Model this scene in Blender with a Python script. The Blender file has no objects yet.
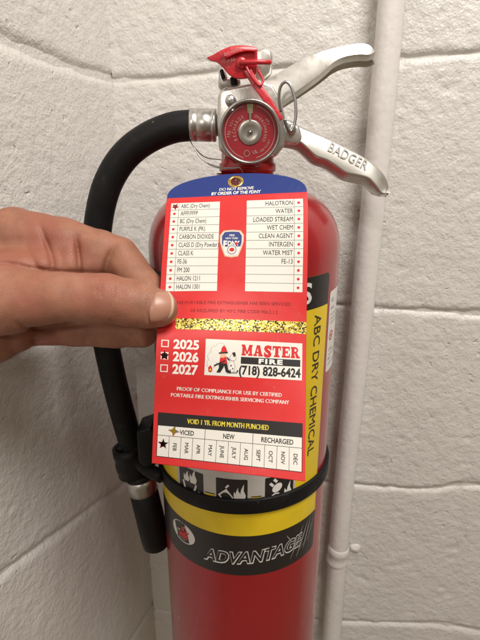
import bpy, bmesh, math, random
import numpy as np
from mathutils import Vector, Matrix

random.seed(7); rng = np.random.default_rng(7)
sc = bpy.context.scene
COL = sc.collection

# ------------------------------------------------------------------ camera
ZC = 1.35                                   # lens height above the floor
FPX, PITCH = 481.0, math.radians(19.0)      # focal length for a 480x640 frame
SP, CP = math.sin(PITCH), math.cos(PITCH)
cam = bpy.data.cameras.new('camera'); camo = bpy.data.objects.new('camera', cam); COL.objects.link(camo)
cam.sensor_fit = 'VERTICAL'; cam.sensor_height = 36; cam.lens = FPX / 640 * 36
cam.clip_start = 0.01; cam.clip_end = 50
cam.dof.use_dof = True; cam.dof.focus_distance = 0.27; cam.dof.aperture_fstop = 20
camo.location = (0, 0, ZC); camo.rotation_euler = (math.pi / 2 - PITCH, 0, 0)
sc.camera = camo

# ------------------------------------------------------------------ light (indoor: two ceiling lamps, an added fill lamp and dim room light)
w = bpy.data.worlds.new('World'); sc.world = w; w.use_nodes = True
bg = w.node_tree.nodes['Background']; bg.inputs[0].default_value = (1.0, 0.76, 0.50, 1); bg.inputs[1].default_value = 0.17
def area(name, loc, target, sx, sy, power, col):
    l = bpy.data.lights.new(name, 'AREA'); l.shape = 'RECTANGLE'; l.size = sx; l.size_y = sy
    l.energy = power; l.color = col
    o = bpy.data.objects.new(name, l); COL.objects.link(o); o.location = loc
    o.rotation_euler = (Vector(target) - Vector(loc)).to_track_quat('-Z', 'Y').to_euler()
    return o
area('ceiling_or_fill_lamp', (0.36, -0.28, ZC + 0.92), (0.0, 0.25, ZC), 0.45, 0.45, 16.5, (1.0, 0.945, 0.885))
area('ceiling_or_fill_lamp', (-0.75, -2.2, ZC + 1.05), (0.0, 0.4, ZC), 0.28, 0.24, 11.0, (1.0, 0.94, 0.88))
area('ceiling_or_fill_lamp', (1.30, -1.5, ZC + 1.05), (0.0, 0.4, ZC), 0.45, 0.45, 3.0, (1.0, 0.94, 0.88))  # no known source: fill added to brighten the left wall
sc.view_settings.view_transform = 'Standard'; sc.view_settings.look = 'None'
sc.view_settings.exposure = 0.0; sc.view_settings.gamma = 1.0
sc.render.engine = 'CYCLES'; sc.cycles.use_denoising = True; sc.cycles.max_bounces = 8

# ------------------------------------------------------------------ helpers
def ray(x, y):
    u = (x - 240) / FPX; v = (y - 320) / FPX
    return np.array([u, CP - v * SP, -SP - v * CP])
def at(x, y, Y):                            # a point seen at photo position x, y standing Y metres from the lens
    d = ray(x, y); p = d * (Y / d[1]); p[2] += ZC; return p
def depth_at(x, y, D):
    p = ray(x, y) * D; p[2] += ZC; return p
def cam2world(P):                           # right, down, depth (metres) -> world
    P = np.asarray(P, float); X, Yd, Z = P[..., 0], P[..., 1], P[..., 2]
    return np.stack([X, Z * CP - Yd * SP, -Z * SP - Yd * CP + ZC], -1)

def root(name, label, cat, loc, group=None):
    o = bpy.data.objects.new(name, None); COL.objects.link(o); o.location = loc
    o.empty_display_size = 0.02
    o['label'] = label; o['category'] = cat
    if group: o['group'] = group
    return o
def worldloc(o):
    v = Vector((0, 0, 0))
    while o is not None: v = v + o.location; o = o.parent
    return np.array(v)
def mk(name, verts, faces, mat, parent=None, smooth=True, mods=()):
    verts = np.asarray(verts, float)
    if parent is not None: verts = verts - worldloc(parent)
    me = bpy.data.meshes.new(name)
    me.from_pydata(verts.tolist(), [], [tuple(int(i) for i in f) for f in faces]); me.update()
    if smooth: me.polygons.foreach_set('use_smooth', [True] * len(me.polygons))
    if mat: me.materials.append(mat)
    o = bpy.data.objects.new(name, me); COL.objects.link(o); o.parent = parent
    for kind, kw in mods:
        m = o.modifiers.new(kind.lower(), kind)
        for k, val in kw.items(): setattr(m, k, val)
    return o
class Geo:
    def __init__(s): s.v = []; s.f = []; s.n = 0
    def add(s, v, f):
        v = np.asarray(v, float); s.v.append(v); s.f += [tuple(i + s.n for i in q) for q in f]; s.n += len(v)
    def mk(s, name, mat, parent=None, **k): return mk(name, np.concatenate(s.v), s.f, mat, parent, **k)
def gridfaces(a, b, wrap_b=False):
    F = []
    for i in range(a - 1):
        for j in range(b if wrap_b else b - 1):
            j2 = (j + 1) % b
            F.append((i * b + j, i * b + j2, (i + 1) * b + j2, (i + 1) * b + j))
    return F
def spline(P, n):                           # Catmull-Rom through the points
    P = np.asarray(P, float); out = []
    Q = np.vstack([2 * P[0] - P[1], P, 2 * P[-1] - P[-2]])
    for i in range(len(P) - 1):
        a, b, c, d = Q[i:i + 4]
        for t in np.linspace(0, 1, n, endpoint=False):
            out.append(0.5 * ((2 * b) + (c - a) * t + (2 * a - 5 * b + 4 * c - d) * t * t + (3 * b - a - 3 * c + d) * t ** 3))
    out.append(P[-1]); return np.array(out)
def tube(path, rad, seg=20, squash=None, caps=True):
    path = np.asarray(path, float); n = len(path); rad = np.broadcast_to(np.asarray(rad, float), (n,))
    T = np.gradient(path, axis=0); T /= np.linalg.norm(T, axis=1)[:, None]
    up = np.array([0, 0, 1.0]) if abs(T[0][2]) < 0.9 else np.array([0, 1.0, 0])
    N = np.cross(T[0], up); N /= np.linalg.norm(N); V = []
    for i in range(n):
        N = N - T[i] * N.dot(T[i]); N /= np.linalg.norm(N); B = np.cross(T[i], N)
        for k in range(seg):
            a = 2 * math.pi * k / seg
            V.append(path[i] + rad[i] * (math.cos(a) * N + math.sin(a) * B))
    F = gridfaces(n, seg, True)
    if caps: F.append(tuple(range(seg - 1, -1, -1))); F.append(tuple((n - 1) * seg + k for k in range(seg)))
    return np.array(V), F
def lathe(prof, origin, axis, seg=48, cap0=False, cap1=False):   # prof: (radius, along)
    axis = np.asarray(axis, float); axis /= np.linalg.norm(axis)
    a = np.array([1.0, 0, 0]) if abs(axis[0]) < 0.9 else np.array([0, 0, 1.0])
    e1 = np.cross(axis, a); e1 /= np.linalg.norm(e1); e2 = np.cross(axis, e1); V = []
    for r, h in prof:
        for k in range(seg):
            t = 2 * math.pi * k / seg
            V.append(np.asarray(origin) + axis * h + r * (math.cos(t) * e1 + math.sin(t) * e2))
    F = gridfaces(len(prof), seg, True)
    if cap0: F.append(tuple(range(seg - 1, -1, -1)))
    if cap1: F.append(tuple((len(prof) - 1) * seg + k for k in range(seg)))
    return np.array(V), F
def prism(front, back):                     # two matching outlines -> closed solid
    n = len(front); V = np.vstack([front, back])
    F = [tuple(range(n)), tuple(range(2 * n - 1, n - 1, -1))]
    F += [((i + 1) % n, i, n + i, n + (i + 1) % n) for i in range(n)]
    return V, F
def px_prism(pts, Y0, Y1):                  # outline measured at Y0, carried straight back to Y1
    A = np.array([at(x, y, Y0) for x, y in pts]); B = A.copy(); B[:, 1] = Y1
    return prism(A, B)
BEV = lambda wd, sg=3: ('BEVEL', dict(width=wd, segments=sg, limit_method='ANGLE', angle_limit=0.6))

# text as flat geometry
_cache = {}
def text2d(s, h, width=None, bold=0.0, shear=0.0, cond=1.0, align='L', spacing=1.0):
    fat = 0.0
    if 'M' in s and bold: fat, bold = bold, 0.0    # the outline offset folds over on this letter
    key = (s, bold, shear, spacing)
    if key not in _cache:
        def raw(body):
            c = bpy.data.curves.new('text', 'FONT'); c.body = body; c.size = 1; c.offset = bold; c.shear = shear
            c.space_character = spacing; c.resolution_u = 3; c.fill_mode = 'FRONT'
            o = bpy.data.objects.new('text', c); COL.objects.link(o)
            bpy.context.view_layer.update()
            me = o.evaluated_get(bpy.context.evaluated_depsgraph_get()).to_mesh()
            v = np.array([tuple(q.co) for q in me.vertices]).reshape(-1, 3)[:, :2]
            f = [tuple(p.vertices) for p in me.polygons]
            bpy.data.objects.remove(o); bpy.data.curves.remove(c)
            return v, f
        _cache.setdefault(('H', bold), raw('H')[0][:, 1].max())
        _cache[key] = raw(s)
    v, f = _cache[key]; k = h / _cache[('H', bold)]
    if fat:
        n0 = len(v); v = np.concatenate([v, v + [fat, 0.006], v + [-fat, -0.006]]); f = f + [tuple(i + n0 for i in q) for q in f] + [tuple(i + 2 * n0 for i in q) for q in f]
    v = v * k; v = v.copy(); v[:, 0] -= v[:, 0].min(); wd = v[:, 0].max()
    v[:, 0] *= (width / wd) if width else cond
    wd = v[:, 0].max()
    v[:, 0] -= {'L': 0, 'C': wd / 2, 'R': wd}[align]
    return v, f
def rect2d(x0, y0, x1, y1, step=3.0):
    step = min(step, 1.6)
    nx = max(2, int(abs(x1 - x0) / step) + 2); ny = max(2, int(abs(y1 - y0) / step) + 2)
    X, Y = np.meshgrid(np.linspace(x0, x1, nx), np.linspace(y0, y1, ny))
    return np.stack([X.ravel(), Y.ravel()], 1), gridfaces(ny, nx)
def poly2d(pts, n=None):
    return np.array(pts, float), [tuple(range(len(pts)))]
def disc2d(cx, cy, rx, ry=None, n=20, rot=0):
    ry = ry or rx; a = np.linspace(0, 2 * math.pi, n, endpoint=False)
    x, y = rx * np.cos(a), ry * np.sin(a)
    return np.stack([cx + x * math.cos(rot) - y * math.sin(rot), cy + x * math.sin(rot) + y * math.cos(rot)], 1), [tuple(range(n))]
def ring2d(cx, cy, r0, r1, n=28, a0=0, a1=2 * math.pi, sy=1.0):
    full = abs(a1 - a0 - 2 * math.pi) < 1e-6
    a = np.linspace(a0, a1, n, endpoint=not full)
    v = np.concatenate([np.stack([cx + r * np.cos(a), cy + sy * r * np.sin(a)], 1) for r in (r0, r1)])
    m = n if full else n - 1
    return v, [(i, (i + 1) % n, n + (i + 1) % n, n + i) for i in range(m)]
def star2d(cx, cy, r, k=5, q=0.45, rot=-math.pi / 2):
    return poly2d([(cx + (r if i % 2 == 0 else r * q) * math.cos(rot + i * math.pi / k),
                    cy + (r if i % 2 == 0 else r * q) * math.sin(rot + i * math.pi / k)) for i in range(2 * k)])

# numpy value noise
def vnoise(P, seed=0):
    P = np.asarray(P, float); I = np.floor(P).astype(np.int64); Fr = P - I; Fr = Fr * Fr * (3 - 2 * Fr)
    def h(ix, iy, iz):
        n = (ix * 374761393 + iy * 668265263 + iz * 2147483647 + seed * 974634777) & 0xffffffff
        n = ((n ^ (n >> 13)) * 1274126177) & 0xffffffff
        n = ((n ^ (n >> 16)) * 2246822519) & 0xffffffff
        return (n & 0xffff) / 65535.0
    r = 0
    for dx in (0, 1):
        for dy in (0, 1):
            for dz in (0, 1):
                wt = (Fr[..., 0] if dx else 1 - Fr[..., 0]) * (Fr[..., 1] if dy else 1 - Fr[..., 1]) * (Fr[..., 2] if dz else 1 - Fr[..., 2])
                r = r + wt * h(I[..., 0] + dx, I[..., 1] + dy, I[..., 2] + dz)
    return r * 2 - 1

# ------------------------------------------------------------------ materials
def mat(name, col, rough=0.5, metal=0.0, var=0.06, vscale=60, bump=0.0, bscale=400, coat=0.0, spec=0.5, sss=0.0):
    m = bpy.data.materials.new(name); m.use_nodes = True; nt = m.node_tree; b = nt.nodes['Principled BSDF']
    b.inputs['Roughness'].default_value = rough; b.inputs['Metallic'].default_value = metal
    b.inputs['Specular IOR Level'].default_value = spec
    if coat: b.inputs['Coat Weight'].default_value = coat; b.inputs['Coat Roughness'].default_value = 0.12
    if sss:
        b.inputs['Subsurface Weight'].default_value = sss; b.inputs['Subsurface Radius'].default_value = (1.0, 0.35, 0.18)
        b.inputs['Subsurface Scale'].default_value = 0.004
    tc = nt.nodes.new('ShaderNodeTexCoord'); nz = nt.nodes.new('ShaderNodeTexNoise')
    nz.inputs['Scale'].default_value = vscale; nz.inputs['Detail'].default_value = 4
    nt.links.new(tc.outputs['Object'], nz.inputs['Vector'])
    mr = nt.nodes.new('ShaderNodeMapRange'); mr.inputs[1].default_value = 0.3; mr.inputs[2].default_value = 0.7
    mr.inputs[3].default_value = 1 - var; mr.inputs[4].default_value = 1 + var
    nt.links.new(nz.outputs['Fac'], mr.inputs[0])
    mx = nt.nodes.new('ShaderNodeVectorMath'); mx.operation = 'SCALE'; mx.inputs[0].default_value = col[:3]
    nt.links.new(mr.outputs[0], mx.inputs['Scale']); nt.links.new(mx.outputs[0], b.inputs['Base Color'])
    if bump:
        n2 = nt.nodes.new('ShaderNodeTexNoise'); n2.inputs['Scale'].default_value = bscale; n2.inputs['Detail'].default_value = 3
        nt.links.new(tc.outputs['Object'], n2.inputs['Vector'])
        bp = nt.nodes.new('ShaderNodeBump'); bp.inputs['Strength'].default_value = bump; bp.inputs['Distance'].default_value = 0.0006
        nt.links.new(n2.outputs['Fac'], bp.inputs['Height']); nt.links.new(bp.outputs['Normal'], b.inputs['Normal'])
    return m

def wall_material():
    m = mat('painted_block', (0.66, 0.642, 0.61), 0.33, var=0.035, vscale=14)
    nt = m.node_tree; b = nt.nodes['Principled BSDF']; tc = [n for n in nt.nodes if n.type == 'TEX_COORD'][0]
    def noise(scale, det, rough=0.55):
        n = nt.nodes.new('ShaderNodeTexNoise'); n.inputs['Scale'].default_value = scale; n.inputs['Detail'].default_value = det
        n.inputs['Roughness'].default_value = rough; nt.links.new(tc.outputs['Object'], n.inputs['Vector']); return n
    n1 = noise(175, 3); n2 = noise(520, 3)
    vo = nt.nodes.new('ShaderNodeTexVoronoi'); vo.inputs['Scale'].default_value = 88
    wv = nt.nodes.new('ShaderNodeTexNoise'); wv.inputs['Scale'].default_value = 140; nt.links.new(tc.outputs['Object'], wv.inputs['Vector'])
    wa = nt.nodes.new('ShaderNodeVectorMath'); wa.operation = 'MULTIPLY_ADD'; wa.inputs[1].default_value = (0.012, 0.012, 0.012)
    nt.links.new(wv.outputs['Color'], wa.inputs[0]); nt.links.new(tc.outputs['Object'], wa.inputs[2]); nt.links.new(wa.outputs[0], vo.inputs['Vector'])
    pit = nt.nodes.new('ShaderNodeMapRange'); pit.inputs[1].default_value = 0.06; pit.inputs[2].default_value = 0.18
    pit.inputs[3].default_value = -1.0; pit.inputs[4].default_value = 0
    nt.links.new(vo.outputs['Distance'], pit.inputs[0])
    gate = nt.nodes.new('ShaderNodeMapRange'); gate.inputs[1].default_value = 0.44; gate.inputs[2].default_value = 0.56
    ng = noise(22, 2); nt.links.new(ng.outputs['Fac'], gate.inputs[0])
    def math_(op, a, bb):
        n = nt.nodes.new('ShaderNodeMath'); n.operation = op
        for i, q in enumerate((a, bb)):
            if isinstance(q, (int, float)): n.inputs[i].default_value = q
            else: nt.links.new(q, n.inputs[i])
        return n.outputs[0]
    h = math_('ADD', math_('MULTIPLY', n1.outputs['Fac'], 1.35), math_('MULTIPLY', n2.outputs['Fac'], 0.6))
    h = math_('ADD', h, math_('MULTIPLY', math_('MULTIPLY', pit.outputs[0], gate.outputs[0]), 0.7))
    bp = nt.nodes.new('ShaderNodeBump'); bp.inputs['Strength'].default_value = 0.78; bp.inputs['Distance'].default_value = 0.0012
    nt.links.new(h, bp.inputs['Height']); nt.links.new(bp.outputs['Normal'], b.inputs['Normal'])
    # scattered specks of grime and small chips in the paint
    v2 = nt.nodes.new('ShaderNodeTexVoronoi'); v2.inputs['Scale'].default_value = 46; nt.links.new(tc.outputs['Object'], v2.inputs['Vector'])
    sk = nt.nodes.new('ShaderNodeMapRange'); sk.inputs[1].default_value = 0.035; sk.inputs[2].default_value = 0.075; sk.inputs[3].default_value = 1; sk.inputs[4].default_value = 0
    nt.links.new(v2.outputs['Distance'], sk.inputs[0]); g2 = nt.nodes.new('ShaderNodeMapRange'); g2.inputs[1].default_value = 0.52; g2.inputs[2].default_value = 0.66
    ng2 = noise(9, 3); nt.links.new(ng2.outputs['Fac'], g2.inputs[0])
    fac = math_('MULTIPLY', math_('MULTIPLY', sk.outputs[0], g2.outputs[0]), 0.75)
    src = b.inputs['Base Color'].links[0].from_socket; mx = nt.nodes.new('ShaderNodeMixRGB'); mx.inputs[2].default_value = (0.22, 0.19, 0.15, 1)
    nt.links.new(fac, mx.inputs[0]); nt.links.new(src, mx.inputs[1]); nt.links.new(mx.outputs[0], b.inputs['Base Color'])
    return m
def scuff(m, col, scale, lo_, hi_, stretch=(1, 1, 1), amt=0.6):
    """worn patches of another colour"""
    nt = m.node_tree; b = nt.nodes['Principled BSDF']; tc = [n for n in nt.nodes if n.type == 'TEX_COORD'][0]
    mp = nt.nodes.new('ShaderNodeMapping'); mp.inputs['Scale'].default_value = stretch; nt.links.new(tc.outputs['Object'], mp.inputs[0])
    n = nt.nodes.new('ShaderNodeTexNoise'); n.inputs['Scale'].default_value = scale; n.inputs['Detail'].default_value = 6; n.inputs['Roughness'].default_value = 0.7
    nt.links.new(mp.outputs[0], n.inputs['Vector']); r = nt.nodes.new('ShaderNodeMapRange'); r.inputs[1].default_value = lo_; r.inputs[2].default_value = hi_; r.inputs[4].default_value = amt
    nt.links.new(n.outputs['Fac'], r.inputs[0]); src = b.inputs['Base Color'].links[0].from_socket; mx = nt.nodes.new('ShaderNodeMixRGB'); mx.inputs[2].default_value = (*col, 1)
    nt.links.new(r.outputs[0], mx.inputs[0]); nt.links.new(src, mx.inputs[1]); nt.links.new(mx.outputs[0], b.inputs['Base Color'])
    ro = nt.nodes.new('ShaderNodeMapRange'); ro.inputs[1].default_value = 0.3; ro.inputs[2].default_value = 0.75; r0 = b.inputs['Roughness'].default_value
    ro.inputs[3].default_value = r0 * 0.8; ro.inputs[4].default_value = min(1, r0 * 1.5); nt.links.new(n.outputs['Fac'], ro.inputs[0]); nt.links.new(ro.outputs[0], b.inputs['Roughness'])
M = {}
M['wall'] = wall_material()
M['pipe'] = mat('painted_conduit', (0.70, 0.675, 0.65), 0.34, bump=0.7, bscale=170, var=0.03)
M['cyl'] = mat('red_enamel', (0.30, 0.007, 0.012), 0.28, coat=0.6, var=0.04)
M['neck'] = mat('red_neck', (0.40, 0.012, 0.014), 0.35, coat=0.3)
M['alu'] = mat('cast_aluminium', (0.60, 0.585, 0.55), 0.30, 0.75, bump=0.08, bscale=500, var=0.08)
M['alu2'] = mat('tumbled_aluminium', (0.68, 0.665, 0.62), 0.30, 0.92, bump=0.03, bscale=700, var=0.08)
M['chrome'] = mat('chromed_steel', (0.55, 0.54, 0.52), 0.34, 1.0, var=0.04)
M['steel'] = mat('grey_wire_steel', (0.36, 0.36, 0.355), 0.38, 1.0)
M['bezel'] = mat('dark_bezel', (0.36, 0.35, 0.33), 0.32, 0.9)
M['rubber'] = mat('black_rubber', (0.007, 0.007, 0.0075), 0.48, var=0.15, bump=0.15, bscale=900, spec=0.22)
M['plastic'] = mat('black_plastic', (0.008, 0.008, 0.008), 0.42, var=0.1, spec=0.25)
M['seal'] = mat('red_seal_plastic', (0.52, 0.018, 0.03), 0.35, coat=0.2, bump=0.9, bscale=150, sss=0.15)
M['dial'] = mat('dial_red', (0.30, 0.010, 0.022), 0.4)
M['silver'] = mat('silver_print', (0.50, 0.48, 0.44), 0.34, 0.9)
M['pearl'] = mat('shaded_raised_metal', (0.36, 0.345, 0.31), 0.5, 0.5)  # darker than the handle metal: shading of the raised letters put into the colour
M['pale'] = mat('pale_print', (0.48, 0.24, 0.22), 0.5)
M['green'] = mat('gauge_green', (0.35, 0.40, 0.18), 0.5)
M['yellow'] = mat('label_yellow', (0.76, 0.55, 0.015), 0.38, coat=0.25)
M['black'] = mat('label_black', (0.014, 0.012, 0.012), 0.38, coat=0.25)
M['white'] = mat('label_white', (0.72, 0.71, 0.68), 0.42, coat=0.2)
M['panel'] = mat('panel_grey_white', (0.50, 0.48, 0.45), 0.42, coat=0.2)
M['grey'] = mat('label_grey', (0.33, 0.31, 0.30), 0.45)
M['lred'] = mat('label_red', (0.55, 0.03, 0.03), 0.45)
M['tred'] = mat('tag_red', (0.62, 0.030, 0.030), 0.36, var=0.02, spec=0.35)
M['tblue'] = mat('tag_blue', (0.014, 0.034, 0.185), 0.5, var=0.03, spec=0.35)
M['twhite'] = mat('tag_white', (0.74, 0.72, 0.66), 0.5, var=0.015, spec=0.3)
M['tink'] = mat('tag_ink', (0.02, 0.018, 0.018), 0.5, spec=0.3)
M['tredink'] = mat('tag_red_ink', (0.60, 0.02, 0.022), 0.5, spec=0.3)
M['twtext'] = mat('tag_white_ink', (0.80, 0.77, 0.72), 0.5, spec=0.3)
M['tyel'] = mat('tag_yellow_ink', (0.80, 0.66, 0.06), 0.5, spec=0.3)
M['tdark'] = mat('tag_dark_print', (0.20, 0.008, 0.010), 0.5, spec=0.3)
M['rule'] = mat('tag_rule_line', (0.20, 0.20, 0.19), 0.5, spec=0.3)
M['brass'] = mat('brass', (0.62, 0.42, 0.14), 0.28, 1.0)
M['skincol'] = mat('cartoon_skin', (0.72, 0.42, 0.26), 0.5)
M['navy'] = mat('emblem_navy', (0.035, 0.055, 0.20), 0.5, spec=0.3)
M['peach'] = mat('emblem_border', (0.72, 0.48, 0.34), 0.5, spec=0.3)
M['nail'] = mat('fingernail', (0.42, 0.205, 0.14), 0.36, var=0.05, sss=0.25)
M['nailtip'] = mat('nail_free_edge', (0.56, 0.40, 0.29), 0.4, var=0.05)
def skin_material():
    m = mat('skin', (0.32, 0.142, 0.088), 0.5, var=0.14, vscale=120, sss=0.18, spec=0.38)
    nt = m.node_tree; b = nt.nodes['Principled BSDF']; tc = [n for n in nt.nodes if n.type == 'TEX_COORD'][0]
    def link(a, q): nt.links.new(a, q)
    def noise(sc_, det):
        n = nt.nodes.new('ShaderNodeTexNoise'); n.inputs['Scale'].default_value = sc_; n.inputs['Detail'].default_value = det; link(tc.outputs['Object'], n.inputs['Vector']); return n.outputs['Fac']
    def rng_(x, a, q, c=0, e=1):
        r = nt.nodes.new('ShaderNodeMapRange'); r.inputs[1].default_value = a; r.inputs[2].default_value = q; r.inputs[3].default_value = c; r.inputs[4].default_value = e; link(x, r.inputs[0]); return r.outputs[0]
    def mixc(fac, col):
        src = b.inputs['Base Color'].links[0].from_socket; mx = nt.nodes.new('ShaderNodeMixRGB'); mx.inputs[2].default_value = (*col, 1)
        link(fac, mx.inputs[0]); link(src, mx.inputs[1]); link(mx.outputs[0], b.inputs['Base Color'])
    mixc(rng_(noise(32, 4), 0.45, 0.66, 0, 0.85), (0.31, 0.104, 0.068))       # flushed patches
    mixc(rng_(noise(55, 3), 0.55, 0.72, 0, 0.5), (0.39, 0.20, 0.132))      # paler patches
    vs_ = nt.nodes.new('ShaderNodeTexVoronoi'); vs_.inputs['Scale'].default_value = 62; link(tc.outputs['Object'], vs_.inputs['Vector'])
    mixc(rng_(vs_.outputs['Distance'], 0.05, 0.10, 0.5, 0), (0.20, 0.075, 0.045))   # freckles
    vo = nt.nodes.new('ShaderNodeTexVoronoi'); vo.feature = 'DISTANCE_TO_EDGE'; vo.inputs['Scale'].default_value = 850; link(tc.outputs['Object'], vo.inputs['Vector'])
    mp = nt.nodes.new('ShaderNodeMapping'); mp.inputs['Scale'].default_value = (2.6, 0.6, 0.6); link(tc.outputs['Object'], mp.inputs[0])
    wn = nt.nodes.new('ShaderNodeTexNoise'); wn.inputs['Scale'].default_value = 260; wn.inputs['Detail'].default_value = 4; link(mp.outputs[0], wn.inputs['Vector'])
    ad = nt.nodes.new('ShaderNodeMath'); ad.operation = 'ADD'; link(rng_(vo.outputs['Distance'], 0.0, 0.12, 0, 0.5), ad.inputs[0]); link(wn.outputs['Fac'], ad.inputs[1])
    bp = nt.nodes.new('ShaderNodeBump'); bp.inputs['Strength'].default_value = 0.38; bp.inputs['Distance'].default_value = 0.0004
    link(ad.outputs[0], bp.inputs['Height']); link(bp.outputs['Normal'], b.inputs['Normal'])
    return m
M['skin'] = skin_material()
def specks(m, col, scale, r0, r1, amt, stretch=(1, 1, 1)):
    nt = m.node_tree; b = nt.nodes['Principled BSDF']; tc = [n for n in nt.nodes if n.type == 'TEX_COORD'][0]
    mp = nt.nodes.new('ShaderNodeMapping'); mp.inputs['Scale'].default_value = stretch; nt.links.new(tc.outputs['Object'], mp.inputs[0])
    v2 = nt.nodes.new('ShaderNodeTexVoronoi'); v2.inputs['Scale'].default_value = scale; nt.links.new(mp.outputs[0], v2.inputs['Vector'])
    sk = nt.nodes.new('ShaderNodeMapRange'); sk.inputs[1].default_value = r0; sk.inputs[2].default_value = r1; sk.inputs[3].default_value = amt; sk.inputs[4].default_value = 0
    nt.links.new(v2.outputs['Distance'], sk.inputs[0]); src = b.inputs['Base Color'].links[0].from_socket
    mx = nt.nodes.new('ShaderNodeMixRGB'); mx.inputs[2].default_value = (*col, 1); nt.links.new(sk.outputs[0], mx.inputs[0]); nt.links.new(src, mx.inputs[1]); nt.links.new(mx.outputs[0], b.inputs['Base Color'])
specks(M['cyl'], (0.62, 0.42, 0.40), 55, 0.025, 0.05, 0.7, (1, 1, 0.5))
specks(M['rubber'], (0.12, 0.12, 0.11), 80, 0.03, 0.07, 0.6, (1, 1, 0.6))
specks(M['black'], (0.10, 0.09, 0.085), 90, 0.03, 0.06, 0.5)
specks(M['tred'], (0.50, 0.16, 0.13), 75, 0.02, 0.04, 0.6)
scuff(M['rubber'], (0.05, 0.048, 0.045), 70, 0.60, 0.78, (1, 1, 1), 0.5)
scuff(M['plastic'], (0.05, 0.045, 0.04), 90, 0.60, 0.78, (1, 1, 1), 0.4)
scuff(M['cyl'], (0.34, 0.05, 0.05), 60, 0.64, 0.80, (1, 1, 0.35), 0.5)
scuff(M['alu2'], (0.40, 0.385, 0.35), 40, 0.45, 0.75, (1, 1, 1), 0.5)
scuff(M['alu'], (0.34, 0.33, 0.30), 60, 0.50, 0.80, (1, 1, 2), 0.4)
scuff(M['pipe'], (0.50, 0.46, 0.40), 55, 0.58, 0.75, (1, 1, 0.4), 0.45)
scuff(M['tred'], (0.55, 0.07, 0.055), 45, 0.56, 0.74, (1, 1, 1), 0.5)
scuff(M['yellow'], (0.45, 0.30, 0.02), 130, 0.66, 0.76, (1, 1, 1), 0.5)
def glitter_material():
    m = mat('gold_glitter_foil', (0.7, 0.5, 0.1), 0.28, 0.35); nt = m.node_tree; b = nt.nodes['Principled BSDF']
    tc = [n for n in nt.nodes if n.type == 'TEX_COORD'][0]
    vo = nt.nodes.new('ShaderNodeTexVoronoi'); vo.inputs['Scale'].default_value = 1600
    nt.links.new(tc.outputs['Object'], vo.inputs['Vector'])
    sep = nt.nodes.new('ShaderNodeSeparateColor'); nt.links.new(vo.outputs['Color'], sep.inputs[0])
    cr = nt.nodes.new('ShaderNodeValToRGB'); cr.color_ramp.interpolation = 'CONSTANT'
    e = cr.color_ramp.elements; e[0].position = 0; e[0].color = (0.03, 0.022, 0.006, 1); e[1].position = 0.30; e[1].color = (0.34, 0.23, 0.03, 1)
    for p_, c_ in ((0.5, (0.72, 0.58, 0.06, 1)), (0.75, (0.85, 0.72, 0.20, 1)), (0.92, (0.92, 0.84, 0.5, 1))):
        q = e.new(p_); q.color = c_
    nt.links.new(sep.outputs[0], cr.inputs[0]); nt.links.new(cr.outputs[0], b.inputs['Base Color'])
    return m
M['glitter'] = glitter_material()
def lens_material():
    m = bpy.data.materials.new('clear_lens'); m.use_nodes = True; nt = m.node_tree; nt.nodes.clear()
    o = nt.nodes.new('ShaderNodeOutputMaterial'); mx = nt.nodes.new('ShaderNodeMixShader'); mx.inputs[0].default_value = 0.07
    t = nt.nodes.new('ShaderNodeBsdfTransparent'); g = nt.nodes.new('ShaderNodeBsdfGlossy'); g.inputs['Roughness'].default_value = 0.06
    nt.links.new(t.outputs[0], mx.inputs[1]); nt.links.new(g.outputs[0], mx.inputs[2]); nt.links.new(mx.outputs[0], o.inputs[0])
    return m
M['lens'] = lens_material()

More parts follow.
